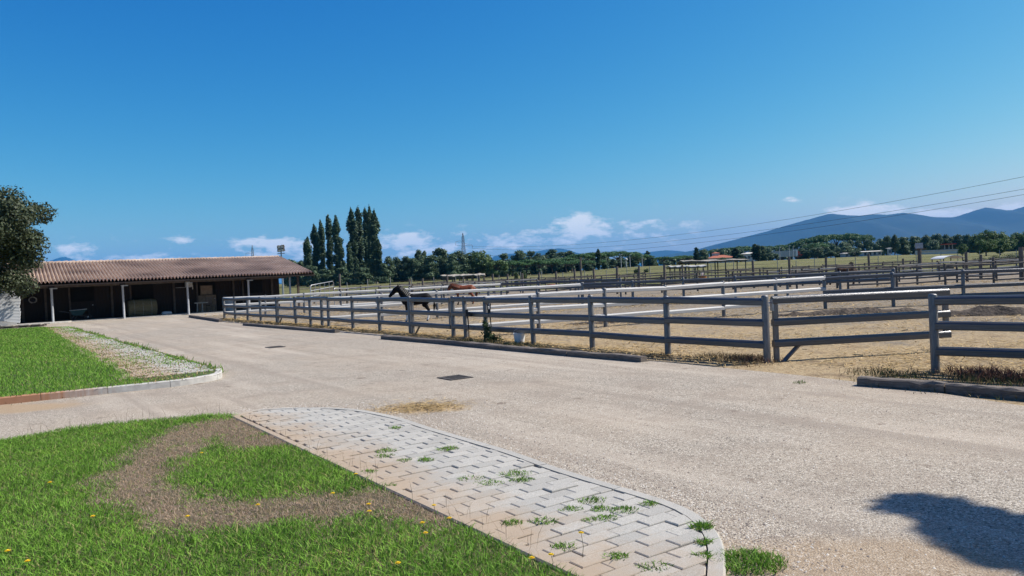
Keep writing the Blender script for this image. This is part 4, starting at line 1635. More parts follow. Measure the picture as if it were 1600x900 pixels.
prism(stepm, [(-1.9, -0.75), (-0.2, -0.9), (0.75, -0.55), (0.95, 0.08), (-1.9, 0.08)], 0.0, 0.115, 0.01)
obj('doorstep', stepm, M['concrete'], barn)


def bw(s, y, z):
    return barn.matrix_world @ Vector((s, y, z)) if False else BO + Matrix.Rotation(BA, 3, 'Z') @ Vector((s, y, z))


# things in the porch
def lamp_at(s, z):
    t = thing('wall_lamp', 'small round lamp hung on the barn front beside a column', 'lamp', bw(s, YW - 0.05, z), BA)
    obj('bulb_globe', MB().lathe([(0.03, -0.09), (0.07, -0.05), (0.08, 0), (0.06, 0.05), (0.03, 0.07)], 10), M['white'], t, smooth=True)
    obj('bracket', MB().box((0, 0.03, 0.08), (0.05, 0.12, 0.03)), M['metal'], t)


wr = thing('wreath', 'pale ring shaped wreath hung on the dark wall left of the first column', 'wreath', bw(-0.92, YW - 0.06, 1.45), BA)
m = MB()
ring = [(0.2 * math.cos(a), 0, 0.17 * math.sin(a)) for a in [k * 6.283 / 14 for k in range(15)]]
m.tube(ring, [0.04 + 0.012 * math.sin(k * 2.1) for k in range(15)], 7)
obj('ring', m, M['rusticpale'], wr)
obj('hanger', MB().tube([(0, 0, 0.18), (0, 0.02, 0.32)], 0.008, 5), M['metal'], wr)


def wheelbarrow(s, y):
    t = thing('wheelbarrow', 'blue-green wheelbarrow parked in the barn porch left of the second column', 'wheelbarrow', bw(s, y, 0.08), BA)
    vs = [(-0.42, -0.3, 0.62), (0.5, -0.36, 0.66), (0.5, 0.36, 0.66), (-0.42, 0.3, 0.62), (-0.25, -0.2, 0.3), (0.22, -0.2, 0.3), (0.22, 0.2, 0.3), (-0.25, 0.2, 0.3)]
    m = MB().add(vs, [(4, 5, 6, 7), (0, 1, 5, 4), (1, 2, 6, 5), (2, 3, 7, 6), (3, 0, 4, 7)])
    vs2 = [(v[0] * 0.95, v[1] * 0.93, v[2] + (0.02 if i > 3 else 0.0)) for i, v in enumerate(vs)]
    m.add(vs2, [(7, 6, 5, 4), (4, 5, 1, 0), (5, 6, 2, 1), (6, 7, 3, 2), (7, 4, 0, 3)])
    tray = obj('tray', m, M['bluetub'], t)
    obj('rim', MB().tube([vs[0], vs[1], vs[2], vs[3], vs[0]], 0.016, 6), M['metal'], tray)
    for sy in (-1, 1):
        obj('handle', MB().tube([(0.55, 0.1 * sy, 0.2), (0.1, 0.17 * sy, 0.29), (-0.45, 0.24 * sy, 0.5), (-0.95, 0.28 * sy, 0.62)], 0.02, 7), M['darkmetal'], t)
        obj('leg', MB().tube([(-0.2, 0.2 * sy, 0.3), (-0.38, 0.22 * sy, 0.02), (-0.2, 0.22 * sy, 0.02), (-0.02, 0.18 * sy, 0.28)], 0.016, 6), M['darkmetal'], t)
    w = obj('wheel', MB().tube([(0.55 + 0.16 * math.cos(k * 6.283 / 14), 0, 0.18 + 0.16 * math.sin(k * 6.283 / 14)) for k in range(15)], 0.045, 8), M['blackplastic'], t)
    obj('hub', MB().tube([(0.55, -0.07, 0.18), (0.55, 0.07, 0.18)], 0.05, 8), M['metal'], w)


wheelbarrow(1.35, 1.2)


def hay_bale(s, y):
    t = thing('hay_bale', 'large round hay bale in the porch right of the second column', 'hay bale', bw(s, y, 0.08), BA)
    m = MB()
    n = 22
    rng = random.Random(4)
    prof = [(-0.85, 0.4), (-0.82, 0.52), (-0.6, 0.55), (0.0, 0.56), (0.6, 0.55), (0.82, 0.52), (0.85, 0.4)]
    vs, fs = [], []
    for x, r in prof:
        for k in range(n):
            a = k * 6.283 / n
            rr = r * (1 + rng.gauss(0, 0.03))
            vs.append((x, rr * math.cos(a), max(0.0, 0.52 + rr * math.sin(a))))
    for i in range(len(prof) - 1):
        for k in range(n):
            fs.append((i * n + k, i * n + (k + 1) % n, (i + 1) * n + (k + 1) % n, (i + 1) * n + k))
    fs += [tuple(range(n - 1, -1, -1)), tuple((len(prof) - 1) * n + k for k in range(n))]
    obj('bale', m.add(vs, fs), M['hay'], t)
    for x in (-0.5, 0.0, 0.5):
        obj('twine', MB().tube([(x, 0.575 * math.cos(k * 6.283 / 20), max(0.004, 0.52 + 0.575 * math.sin(k * 6.283 / 20))) for k in range(21)], 0.008, 4), M['rusticpale'], t)


hay_bale(5.05, 1.85)

ac = thing('air_conditioner', 'pale box of an air conditioner under the eave right of the third column', 'air conditioner', bw(8.0, YW - 0.3, 2.0), BA)
obj('case', MB().box((0, 0, 0), (0.42, 0.3, 0.36)).box((0.22, -0.1, -0.2), (0.05, 0.05, 0.3)), M['plaster'], ac)
obj('grille', MB().tube([(-0.05 + 0.12 * math.cos(k * 0.4833), -0.155, 0.12 * math.sin(k * 0.4833)) for k in range(14)], 0.008, 5), M['darkmetal'], ac)
obj('shelf', MB().box((-0.35, 0.0, -0.2), (0.9, 0.3, 0.03)), M['column'], ac)
nb = thing('notice_board', 'tan wooden panel on the barn wall above the plywood door', 'board', bw(9.15, YW - 0.1, 1.55), BA)
obj('panel', MB().box((0, 0, 0), (0.75, 0.03, 0.6)), M['tandoor'], nb)
obj('frame', MB().box((0, -0.005, 0.31), (0.81, 0.05, 0.05)).box((0, -0.005, -0.31), (0.81, 0.05, 0.05)).box((-0.385, -0.005, 0), (0.05, 0.05, 0.57)).box((0.385, -0.005, 0), (0.05, 0.05, 0.57)), M['barnbeam'], nb)
sd = thing('trestle', 'small pale trestle standing in the porch right of the third column', 'trestle', bw(8.55, 1.5, 0.08), BA)
for sx in (-0.22, 0.1):
    obj('leg', MB().tube([(sx, -0.12, 0), (sx + 0.02, 0, 0.62)], 0.028, 6), M['rusticpale'], sd)
    obj('leg', MB().tube([(sx, 0.2, 0), (sx + 0.02, 0.03, 0.62)], 0.028, 6), M['rusticpale'], sd)
obj('crossbar', MB().box((0.05, 0.01, 0.64), (0.85, 0.1, 0.06)), M['rusticpale'], sd)
ch = thing('garden_chair', 'dark garden chair in the porch before the plywood door', 'chair', bw(9.2, 1.4, 0.08), BA + 0.4)
obj('seat', MB().box((0, 0, 0.45), (0.46, 0.44, 0.04)), M['barnbeam'], ch)
obj('backrest', MB().box((0, 0.22, 0.75), (0.46, 0.035, 0.5)), M['barnbeam'], ch)
for sx in (-0.2, 0.2):
    for sy in (-0.19, 0.2):
        obj('leg', MB().tube([(sx, sy, 0), (sx, sy, 0.44)], 0.02, 6), M['barnbeam'], ch)
bl = thing('feed_drum', 'blue-grey drum in the porch at the end of the white-topped fence', 'drum', bw(10.35, 1.4, 0.08), BA)
obj('barrel', MB().lathe([(0.27, 0), (0.29, 0.05), (0.28, 0.3), (0.295, 0.32), (0.28, 0.34), (0.29, 0.78), (0.27, 0.8)], 16), M['column'], bl, smooth=True)
obj('lid', MB().lathe([(0.3, 0.8), (0.3, 0.84), (0.1, 0.86)], 16), M['column'], bl)
sk = thing('feed_sack', 'small pale sack lying at the edge of the porch shade', 'sack', bw(6.35, 0.9, 0.08), BA)
vs, fs = [], []
for i, (x, r) in enumerate(((-0.3, 0.05), (-0.26, 0.11), (-0.1, 0.14), (0.1, 0.13), (0.26, 0.11), (0.3, 0.05))):
    for k in range(10):
        a = k * 0.6283
        vs.append((x, r * 1.5 * math.cos(a), max(0, 0.1 + r * math.sin(a))))
for i in range(5):
    for k in range(10):
        fs.append((i * 10 + k, i * 10 + (k + 1) % 10, (i + 1) * 10 + (k + 1) % 10, (i + 1) * 10 + k))
fs += [tuple(range(9, -1, -1)), tuple(50 + k for k in range(10))]
obj('bag', MB().add(vs, fs), M['whitewall'], sk, smooth=True)
obj('seam', MB().box((0.3, 0, 0.1), (0.02, 0.2, 0.06)), M['plaster'], sk)


# pile of white boards at the left edge
def board_pile():
    base = G(14, 514)
    t = thing('board_pile', 'leaning pile of white painted boards on a timber skid at the left edge', 'boards', (base.x - 0.2, base.y + 0.3, 0), R_(24))
    B = MB().box((-1.5, 0, 0), (3.0, 0.045, 0.155)).mesh('board', M['whiteboard'])
    for i in range(9):
        o = put('board', B, t, (0.55 + fr.uniform(-0.04, 0.05), -0.1 + 0.035 * i, 0.34 + 0.165 * i), (R_(-14), R_(11 - i * 0.7), R_(-8)))
    obj('panel', MB().box((-0.95, 0.45, 1.05), (2.5, 0.06, 2.0)), M['whiteboard'], t)
    for y in (-0.35, 0.5):
        obj('skid', MB().box((0.0, y, 0.07), (3.4, 0.16, 0.14)), M['sleeper'], t)
    for x in (-1.3, -0.6, 0.1, 0.8, 1.35):
        obj('deck_board', MB().box((x, 0.05, 0.165), (0.4, 1.25, 0.05)), M['rusticpale'], t)


board_pile()

# ================================================================== HORSES
def capsule(mb, p0, r0, p1, r1, n=12):
    p0, p1 = Vector(p0), Vector(p1)
    d = (p1 - p0)
    t = d.normalized()
    pts, rad = [], []
    for k in range(5):
        a = math.pi / 2 * (1 - k / 4)
        pts.append(p0 - t * r0 * math.sin(a)); rad.append(max(0.004, r0 * math.cos(a)))
    for k in range(5):
        a = math.pi / 2 * k / 4
        pts.append(p1 + t * r1 * math.sin(a)); rad.append(max(0.004, r1 * math.cos(a)))
    mb.tube(pts, rad, n)


def horse(name, label, loc, rz, height, coat, mane, pose='up', socks=None, seed=1, blaze=False):
    """body faces -x; built at 1.5 m withers, then scaled"""
    mb = MB()
    c = lambda *a: capsule(mb, *a)
    # trunk: deep chest narrowing to the flank, level back, round rump
    c((-0.52, 0, 1.12), 0.27, (-0.2, 0, 1.13), 0.30)
    c((-0.2, 0, 1.13), 0.30, (0.2, 0, 1.16), 0.29)
    c((0.2, 0, 1.17), 0.28, (0.52, 0, 1.2), 0.27)
    c((0.52, 0, 1.2), 0.26, (0.66, 0, 1.14), 0.2)
    c((-0.46, 0, 1.36), 0.11, (-0.2, 0, 1.36), 0.1)
    if pose == 'up':
        neck = [(-0.48, 1.22, 0.27), (-0.66, 1.46, 0.22), (-0.82, 1.68, 0.165), (-0.92, 1.82, 0.12)]
        head = [(-0.93, 1.82, 0.12), (-1.06, 1.72, 0.14), (-1.24, 1.53, 0.1), (-1.36, 1.4, 0.085)]
        ear = (-0.92, 1.93)
    elif pose == 'level':
        neck = [(-0.48, 1.22, 0.26), (-0.68, 1.33, 0.2), (-0.86, 1.42, 0.15), (-0.96, 1.46, 0.12)]
        head = [(-0.96, 1.46, 0.12), (-1.06, 1.34, 0.14), (-1.16, 1.12, 0.1), (-1.22, 0.98, 0.085)]
        ear = (-0.95, 1.57)
    else:
        neck = [(-0.52, 1.16, 0.22), (-0.8, 0.98, 0.16), (-1.05, 0.76, 0.12), (-1.12, 0.66, 0.1)]
        head = [(-1.12, 0.66, 0.1), (-1.2, 0.52, 0.12), (-1.26, 0.3, 0.085), (-1.28, 0.16, 0.07)]
        ear = (-1.06, 0.74)
    for ch in (neck, head):
        for a, b in zip(ch, ch[1:]):
            c((a[0], 0, a[1]), a[2], (b[0], 0, b[1]), b[2])
    a, b = head[1], head[2]
    c((a[0] + 0.02, 0, a[1] - 0.06), 0.09, (b[0] + 0.05, 0, b[1] - 0.04), 0.06)
    st = random.Random(seed)
    for sy in (-1, 1):
        w = st.uniform(-0.06, 0.06)
        y = 0.13 * sy
        c((-0.5, y, 1.05), 0.15, (-0.49 + w * 0.4, y, 0.78), 0.095)
        c((-0.49 + w * 0.4, y, 0.78), 0.085, (-0.5 + w, y, 0.47), 0.058)
        c((-0.5 + w, y, 0.47), 0.055, (-0.49 + w, y, 0.16), 0.04)
        c((-0.49 + w, y, 0.16), 0.044, (-0.53 + w, y, 0.06), 0.05)
        c((-0.53 + w, y, 0.05), 0.055, (-0.54 + w, y, 0.045), 0.06)
        w = st.uniform(-0.09, 0.09)
        y = 0.15 * sy
        c((0.5, y * 0.8, 1.08), 0.22, (0.42, y, 0.86), 0.14)
        c((0.44, y, 0.88), 0.13, (0.62 + w, y, 0.56), 0.07)
        c((0.62 + w, y, 0.55), 0.062, (0.58 + w, y, 0.17), 0.042)
        c((0.58 + w, y, 0.17), 0.046, (0.54 + w, y, 0.06), 0.05)
        c((0.54 + w, y, 0.05), 0.055, (0.53 + w, y, 0.045), 0.06)
        mb.tube([(ear[0] + 0.02, 0.055 * sy, ear[1] - 0.04), (ear[0], 0.075 * sy, ear[1] + 0.05), (ear[0] - 0.02, 0.07 * sy, ear[1] + 0.13)], [0.035, 0.03, 0.006], 7)
    me = mb.mesh('body')
    tmp = bpy.data.objects.new('body_tmp', me)
    COL.objects.link(tmp)
    rm = tmp.modifiers.new('r', 'REMESH'); rm.mode = 'VOXEL'; rm.voxel_size = 0.026
    sm = tmp.modifiers.new('s', 'SMOOTH'); sm.factor = 0.5; sm.iterations = 3
    dg = bpy.context.evaluated_depsgraph_get()
    me2 = bpy.data.meshes.new_from_object(tmp.evaluated_get(dg))
    bpy.data.objects.remove(tmp)
    me2.name = 'body'
    me2.materials.clear()
    for m_ in (coat, M['white'], M['blackplastic']):
        me2.materials.append(m_)
    idx = []
    for p in me2.polygons:
        x, y, z = p.center
        k = 0
        if z < 0.075 and x > -1.0:
            k = 2
        elif socks and z < 0.36 and x > -1.0 and (('f' in socks and x < 0) or ('h' in socks and x > 0)):
            k = 1
        elif blaze and abs(y) < 0.04 and x < head[0][0] - 0.02 and p.normal.x < -0.3 and p.normal.z > 0.2:
            k = 1
        idx.append(k)
    me2.polygons.foreach_set('material_index', idx)
    me2.polygons.foreach_set('use_smooth', [True] * len(idx))
    root = thing(name, label, 'horse', loc, rz)
    s = height / 1.5
    root.scale = (s, s, s)
    put('body', me2, root)
    tl = MB()
    tl.tube([(0.8, 0, 1.22), (0.92, 0, 1.08), (0.94, 0.01, 0.8), (0.9, 0.02, 0.5)], [0.045, 0.075, 0.08, 0.02], 9)
    obj('tail', tl, mane, root, smooth=True)
    mn_ = MB()
    for a, b in zip(neck, neck[1:]):
        for k in range(3):
            t = k / 3
            x, z, r = a[0] + (b[0] - a[0]) * t, a[1] + (b[1] - a[1]) * t, a[2] + (b[2] - a[2]) * t
            dx, dz = b[0] - a[0], b[1] - a[1]
            l = math.hypot(dx, dz)
            nx, nz = (dz / l, -dx / l) if pose != 'down' else (-dz / l, -dx / l)
            if nz < 0:
                nx, nz = -nx, -nz
            mn_.tube([(x + nx * r * 0.9, 0, z + nz * r * 0.9), (x + nx * (r + 0.03), -0.02, z + nz * (r + 0.03)), (x + nx * r * 0.4 + 0.03, -r - 0.02, z + nz * r * 0.3 - 0.06), (x + 0.05, -r - 0.01, z - 0.16)], [0.05, 0.05, 0.04, 0.012], 6)
    o = obj('mane', mn_, mane, root, smooth=True)
    o['kind'] = 'stuff'
    return root


M['blackcoat'] = noisy('black_coat', (0.006, 0.006, 0.007), (0.016, 0.015, 0.015), 3, 0.65, spec=0.06)
M['chestnut'] = noisy('chestnut_coat', (0.14, 0.035, 0.014), (0.23, 0.065, 0.025), 3, 0.5, spec=0.2)
M['browncoat'] = noisy('brown_coat', (0.03, 0.014, 0.009), (0.065, 0.03, 0.018), 3, 0.6, spec=0.1)
M['blackhair'] = noisy('black_hair', (0.006, 0.006, 0.006), (0.014, 0.013, 0.012), 20, 0.5)
M['chesthair'] = noisy('chestnut_hair', (0.08, 0.022, 0.01), (0.14, 0.045, 0.02), 20, 0.5)
# the black pony stands between the long fence and the sunlit cross fence
p = G(654, 502.5)
horse('horse', 'black horse with white socks standing behind the closed gate, facing left', (p.x - 0.05, p.y, 0.02), R_(6), 1.13, M['blackcoat'], M['blackhair'], 'up', 'fh', 3, True)
p = AT(726, 470, 45.5)
horse('horse', 'chestnut horse standing behind the cross fences below the flat shelter', (p.x, p.y, 0.02), R_(4), 1.2, M['chestnut'], M['chesthair'], 'level', None, 5)
p = AT(1322, 440, 48.5)
horse('horse', 'dark brown horse half hidden by the rails at the right', (p.x, p.y, 0.02), R_(6), 1.25, M['browncoat'], M['blackhair'], 'down', None, 9)

# ================================================================== SMALL THINGS IN THE YARD AND PADDOCK
def bucket():
    p = G(812, 537.5)
    t = thing('bucket', 'white plastic bucket on the ground behind the sleeper edging', 'bucket', (p.x, p.y, 0.01))
    obj('pail', MB().lathe([(0.11, 0), (0.115, 0.01), (0.145, 0.24), (0.158, 0.245), (0.158, 0.265), (0.14, 0.26), (0.12, 0.06)], 18), M['white'], t, smooth=True)
    obj('handle', MB().tube([(0.15 * math.cos(k * math.pi / 10), 0.03, 0.24 + 0.13 * math.sin(k * math.pi / 10)) for k in range(11)], 0.005, 5), M['metal'], t)


bucket()


def stand(px, py, label, ears):
    p = G(px, py)
    t = thing('feeder_stand', label, 'stand', (p.x, p.y, 0.01), R_(10))
    obj('pole', MB().tube([(0, 0, 0), (0.005, 0, 0.4), (-0.01, 0, 0.66)], [0.016, 0.014, 0.018], 7), M['blackplastic'], t)
    obj('head', MB().box((0, 0, 0.7), (0.13, 0.11, 0.1)).box((-0.03, 0, 0.78), (0.07, 0.08, 0.08)), M['blackplastic'], t)
    obj('arm', MB().tube([(0.04, 0, 0.65), (0.28, 0.0, 0.63)], [0.03, 0.02], 6), M['blackplastic'], t)
    if ears:
        obj('clip', MB().tube([(-0.06, 0, 0.8), (-0.07, 0, 0.98)], 0.014, 5), M['blackplastic'], t)
        obj('clip', MB().tube([(0.0, 0, 0.8), (0.02, 0, 0.98)], 0.014, 5), M['blackplastic'], t)


stand(733, 531.5, 'black insulator stand left of the weedy fence post', False)
stand(768, 533, 'black insulator stand with two prongs right of the weedy fence post', True)


def leaf_cloud(blobs, n, size, rng, shell=0.55, flat=0.0):
    """leaf quads spread through a set of ellipsoid clumps"""
    w = np.array([b[1][0] * b[1][1] + b[1][0] * b[1][2] + b[1][1] * b[1][2] for b in blobs])
    k = rng.choice(len(blobs), n, p=w / w.sum())
    C = np.array([b[0] for b in blobs])[k]
    R = np.array([b[1] for b in blobs])[k]
    d = rng.normal(size=(n, 3)); d /= np.linalg.norm(d, axis=1)[:, None]
    r = shell + (1 - shell) * rng.uniform(0, 1, n) ** 0.6
    r *= 1 + 0.1 * rng.normal(size=n)
    pos = C + d * R * r[:, None]
    nr = d * 0.75 + rng.normal(size=(n, 3)) * 0.55
    nr[:, 2] += 0.25
    nr /= np.linalg.norm(nr, axis=1)[:, None]
    a = np.cross(nr, rng.normal(size=(n, 3))); a /= np.linalg.norm(a, axis=1)[:, None]
    b = np.cross(nr, a)
    s = size * rng.uniform(0.6, 1.3, n)
    v = np.empty((n, 4, 3))
    v[:, 0] = pos - a * s[:, None] * 0.6
    v[:, 1] = pos + b * s[:, None] * 0.36
    v[:, 2] = pos + a * s[:, None] * 0.6
    v[:, 3] = pos - b * s[:, None] * 0.36
    return v.reshape(-1, 3), np.arange(n * 4).reshape(n, 4)


# weed bush on the fence post
rng = np.random.default_rng(31)
p = G(762, 536)
wb = thing('weed_bush', 'leafy green weed climbing the fence post beside the black stands', 'plant', (p.x, p.y + 0.12, 0.0))
v, f = leaf_cloud([((0, 0, 0.28), (0.14, 0.12, 0.26)), ((0.08, -0.05, 0.14), (0.2, 0.14, 0.12)), ((-0.05, 0, 0.48), (0.08, 0.08, 0.18)), ((0.2, -0.05, 0.1), (0.2, 0.15, 0.08))], 620, 0.055, rng, 0.2)
put('foliage', np_mesh('foliage', v, f, M['bush']), wb)
obj('stalk', MB().tube([(0, 0, 0), (0.01, 0, 0.3), (-0.03, 0, 0.62)], [0.01, 0.008, 0.004], 5), M['stem'], wb)


def grate(px0, label, c, rz, w=0.62, h=0.5):
    t = thing('drain_grate', label, 'drain grate', (c.x, c.y, ROADZ + 0.004), rz)
    fr_ = MB()
    for (x, y, a, b) in ((0, h / 2, w, 0.05), (0, -h / 2, w, 0.05), (w / 2 - 0.025, 0, 0.05, h - 0.05), (-w / 2 + 0.025, 0, 0.05, h - 0.05)):
        fr_.box((x, y, 0.004), (a, b, 0.012))
    obj('frame', fr_, M['rusticpale'] if False else M['darkmetal'], t)
    BAR = MB().box((0, 0, 0.002), (0.035, h - 0.06, 0.012)).mesh('bar', M['darkmetal'])
    k = -w / 2 + 0.08
    while k < w / 2 - 0.05:
        put('bar', BAR, t, (k, 0, 0))
        k += 0.062
    obj('sump', MB().box((0, 0, -0.001), (w - 0.1, h - 0.08, 0.004)), M['void'], t)


grate(0, 'iron drain grate in the middle of the asphalt, nearer of the two', G(711, 590.5, ROADZ), R_(35), 0.43, 0.43)
grate(0, 'iron drain grate farther up the asphalt toward the barn', G(430, 542.5, ROADZ), R_(35), 0.42, 0.4)


# loose straw: on the road, through the paddocks, and along the fence foot
def straw():
    rng = np.random.default_rng(41)
    xs, zs, ws = [], [], []
    c = G(660, 641)
    n = 900
    a = rng.normal(size=(n, 2)) * np.array([0.3, 0.22]) + np.array([c.x, c.y])
    xs.append(a); zs.append(np.full(n, ROADZ + 0.005)); ws.append(np.full(n, 1.0))
    # paddock: denser in windrows
    n = 60000
    y = 11 + 37 * rng.uniform(0, 1, n) ** 1.6
    x = rng.uniform(-0.5, 0.75, n) * y
    xy = np.column_stack([x, y])
    fl0, fl1 = FENCE[0], FENCE[16]
    nx, ny = (fl1 - fl0).y, -(fl1 - fl0).x
    side = (xy[:, 0] - fl0.x) * nx + (xy[:, 1] - fl0.y) * ny
    k = (side < 0) & (lumpy(xy, 0.8, 77) + 0.35 * rng.normal(size=n) > 0.05)
    xy = xy[k]
    xs.append(xy); zs.append(np.full(len(xy), 0.035)); ws.append(1 + xy[:, 1] / 14)
    # fence foot
    n = 9000
    i = rng.integers(0, 16, n)
    t = rng.uniform(0, 1, n)
    P0 = np.array([(p.x, p.y) for p in FENCE])
    q = P0[i] + (P0[i + 1] - P0[i]) * t[:, None] + rng.normal(size=(n, 2)) * 0.28 + np.array([-0.15, -0.12])
    xs.append(q); zs.append(np.full(n, 0.03)); ws.append(1 + q[:, 1] / 14)
    xy = np.vstack(xs); z = np.concatenate(zs); w = np.concatenate(ws)
    n = len(xy)
    ang = rng.uniform(0, np.pi, n)
    L_ = rng.uniform(0.04, 0.14, n) * (0.7 + 0.3 * w)
    W = rng.uniform(0.004, 0.008, n) * w
    d = np.column_stack([np.cos(ang), np.sin(ang), rng.normal(0, 0.15, n)])
    sd = np.column_stack([-np.sin(ang), np.cos(ang), rng.normal(0, 0.3, n)])
    c = np.column_stack([xy, z + rng.uniform(0, 0.03, n)])
    v = np.empty((n, 4, 3))
    v[:, 0] = c - d * L_[:, None] / 2 - sd * W[:, None] / 2
    v[:, 1] = c + d * L_[:, None] / 2 - sd * W[:, None] / 2
    v[:, 2] = c + d * L_[:, None] / 2 + sd * W[:, None] / 2
    v[:, 3] = c - d * L_[:, None] / 2 + sd * W[:, None] / 2
    tint = np.array([0.5, 0.36, 0.17]) * rng.uniform(0.45, 1.2, (n, 1))
    me = np_mesh('straw', v.reshape(-1, 3), np.arange(n * 4).reshape(n, 4), M['straw'], np.repeat(tint, 4, axis=0))
    stuff(put('straw', me), 'loose golden straw strewn over the paddocks and the road', 'straw')


straw()


def gravel():
    rng = np.random.default_rng(47)
    n = 7000
    P0 = np.array([(p.x, p.y) for p in right_path])
    i = rng.integers(0, len(P0) - 1, n)
    q = P0[i] + (P0[i + 1] - P0[i]) * rng.uniform(0, 1, (n, 1))
    d = P0[i + 1] - P0[i]
    nn = np.column_stack([-d[:, 1], d[:, 0]]); nn /= np.linalg.norm(nn, axis=1)[:, None]
    q = q + nn * (0.01 + np.abs(rng.normal(0, 0.3, (n, 1))))
    far = np.column_stack([rng.uniform(-2, 4.5, 4500), rng.uniform(4.2, 11, 4500)])
    q = np.vstack([q, far])
    k = ~in_poly_np(ISL_CCW, q) & ~in_poly_np(lawn_poly, q)
    q = q[k]
    n = len(q)
    s_ = rng.uniform(0.003, 0.0085, n) * rng.choice([1, 1, 1, 1.5], n)
    base = np.array([[1, 0, 0], [-0.5, 0.87, 0], [-0.5, -0.87, 0], [0.1, 0.05, 0.9]])
    a = rng.uniform(0, 6.28, n)
    ca, sa = np.cos(a), np.sin(a)
    v = np.empty((n, 4, 3))
    for j in range(4):
        b = base[j]
        v[:, j, 0] = q[:, 0] + (b[0] * ca - b[1] * sa) * s_
        v[:, j, 1] = q[:, 1] + (b[0] * sa + b[1] * ca) * s_
        v[:, j, 2] = ROADZ + b[2] * s_
    f = np.array([[0, 1, 3], [1, 2, 3], [2, 0, 3]])
    F = (np.arange(n)[:, None, None] * 4 + f[None]).reshape(-1, 3)
    t = np.array([[0.5, 0.43, 0.35], [0.34, 0.28, 0.23], [0.6, 0.56, 0.5], [0.2, 0.17, 0.15]])[rng.integers(0, 4, n)]
    stuff(put('gravel', np_mesh('gravel', v.reshape(-1, 3), F, M['straw'], np.repeat(t, 4, axis=0))), 'loose gravel chips on the asphalt beside the paved island', 'gravel')


gravel()


# dry weeds at the fence foot and along the nearest sleepers
def verge_weeds():
    rng = np.random.default_rng(43)
    V, F, T = [], [], []
    off = 0
    segs = [(G(1005, 558), G(1195, 574), 2200, 0.1, 'd'), (G(1100, 562), G(1190, 567), 1300, 0.16, 'd'), (G(1150, 566), G(1200, 570), 500, 0.16, 'r'), (G(1345, 588), G(1620, 606), 1700, 0.13, 'm'), (G(1345, 586), G(1620, 603), 1500, 0.12, 'd'), (G(1500, 590), G(1620, 600), 2000, 0.2, 'r'), (G(1360, 601), G(1600, 623), 1500, 0.09, 'm'), (G(1380, 606), G(1620, 626), 900, 0.06, 'd'), (G(700, 534), G(850, 545), 1300, 0.14, 'm'),
            (G(380, 503), G(600, 521), 900, 0.12, 'd'), (G(150, 618), G(0, 633), 700, 0.07, 'm')]
    for a, b, n, h, kind in segs:
        t = rng.uniform(0, 1, n)
        xy = np.column_stack([a.x + (b.x - a.x) * t, a.y + (b.y - a.y) * t]) + rng.normal(size=(n, 2)) * 0.17
        keep = lumpy(xy, 5, 3) + 0.35 * rng.normal(size=n) > 0.0
        xy = xy[keep]
        n = len(xy)
        if kind == 'd':
            base = np.array([[0.17, 0.125, 0.075], [0.1, 0.085, 0.05], [0.24, 0.18, 0.1]])
        elif kind == 'r':
            base = np.array([[0.14, 0.07, 0.055], [0.18, 0.1, 0.07], [0.1, 0.055, 0.045]])
        else:
            base = np.array([[0.075, 0.1, 0.035], [0.16, 0.13, 0.065], [0.05, 0.07, 0.025]])
        tint = base[rng.integers(0, 3, n)] * rng.uniform(0.7, 1.2, (n, 1))
        v, f, tt = blades(xy, 0.02, rng.uniform(0.25, 1, n) * h, rng.uniform(0.006, 0.014, n), 0.7, tint, rng)
        V.append(v); F.append(f + off); T.append(tt); off += len(v)
    stuff(put('dry_weeds', np_mesh('dry_weeds', np.vstack(V), np.vstack(F), M['grass'], np.vstack(T))), 'dry weeds along the fence foot and the sleepers', 'weeds')


verge_weeds()


# ridges of dark manure and trodden earth in the right paddock
def mound(label, a, b, w, h, seed):
    rng = random.Random(seed)
    d = b - a
    n = max(6, int(d.length / 0.22))
    t = d.normalized()
    s = Vector((-t.y, t.x, 0))
    vs, fs = [], []
    for k in range(n + 1):
        p = d * (k / n) + s * rng.gauss(0, 0.08)
        ta = math.sin(math.pi * min(1, max(0.0, k / n))) ** 0.4
        for q, (o_, z) in enumerate(((-1, -0.02), (-0.55, 0.5), (-0.1, 1.0), (0.35, 0.75), (0.7, 0.3), (1, -0.02))):
            vs.append((p.x + s.x * w * o_ * ta, p.y + s.y * w * o_ * ta, 0.01 + (h * z * rng.uniform(0.4, 1.2) * ta if z > 0 else z)))
    for k in range(n):
        for q in range(5):
            fs.append((k * 6 + q, k * 6 + q + 1, (k + 1) * 6 + q + 1, (k + 1) * 6 + q))
    o = obj('earth_ridge', MB().add(vs, fs), M['dung'], None, a, smooth=True)
    return tag(o, label, 'earth')


M['dung'] = noisy('dark_trodden_earth', (0.03, 0.023, 0.018), (0.11, 0.085, 0.065), 9, 0.95, 0.04, 14)
mound('dark ridge of trodden earth behind the open gate', AT(1205, 478, 24.0).xy.to_3d(), AT(1450, 470, 23.5).xy.to_3d(), 0.32, 0.2, 1)
mound('dark ridge of trodden earth at the right edge', AT(1440, 478, 21.5).xy.to_3d(), AT(1640, 480, 20.5).xy.to_3d(), 0.42, 0.24, 2)
mound('low earth ridge in the middle paddock beneath the sunlit rails', AT(880, 490, 24.5).xy.to_3d(), AT(1010, 480, 25.0).xy.to_3d(), 0.25, 0.08, 3)

# ================================================================== TREES
def tree(name, label, cat, loc, scale, crown_me, trunk_me, rz, group=None, sz=None):
    t = thing(name, label, cat, loc, rz, group)
    t.scale = (scale, scale, sz or scale)
    put('trunk', trunk_me, t)
    put('crown', crown_me, t)
    return t


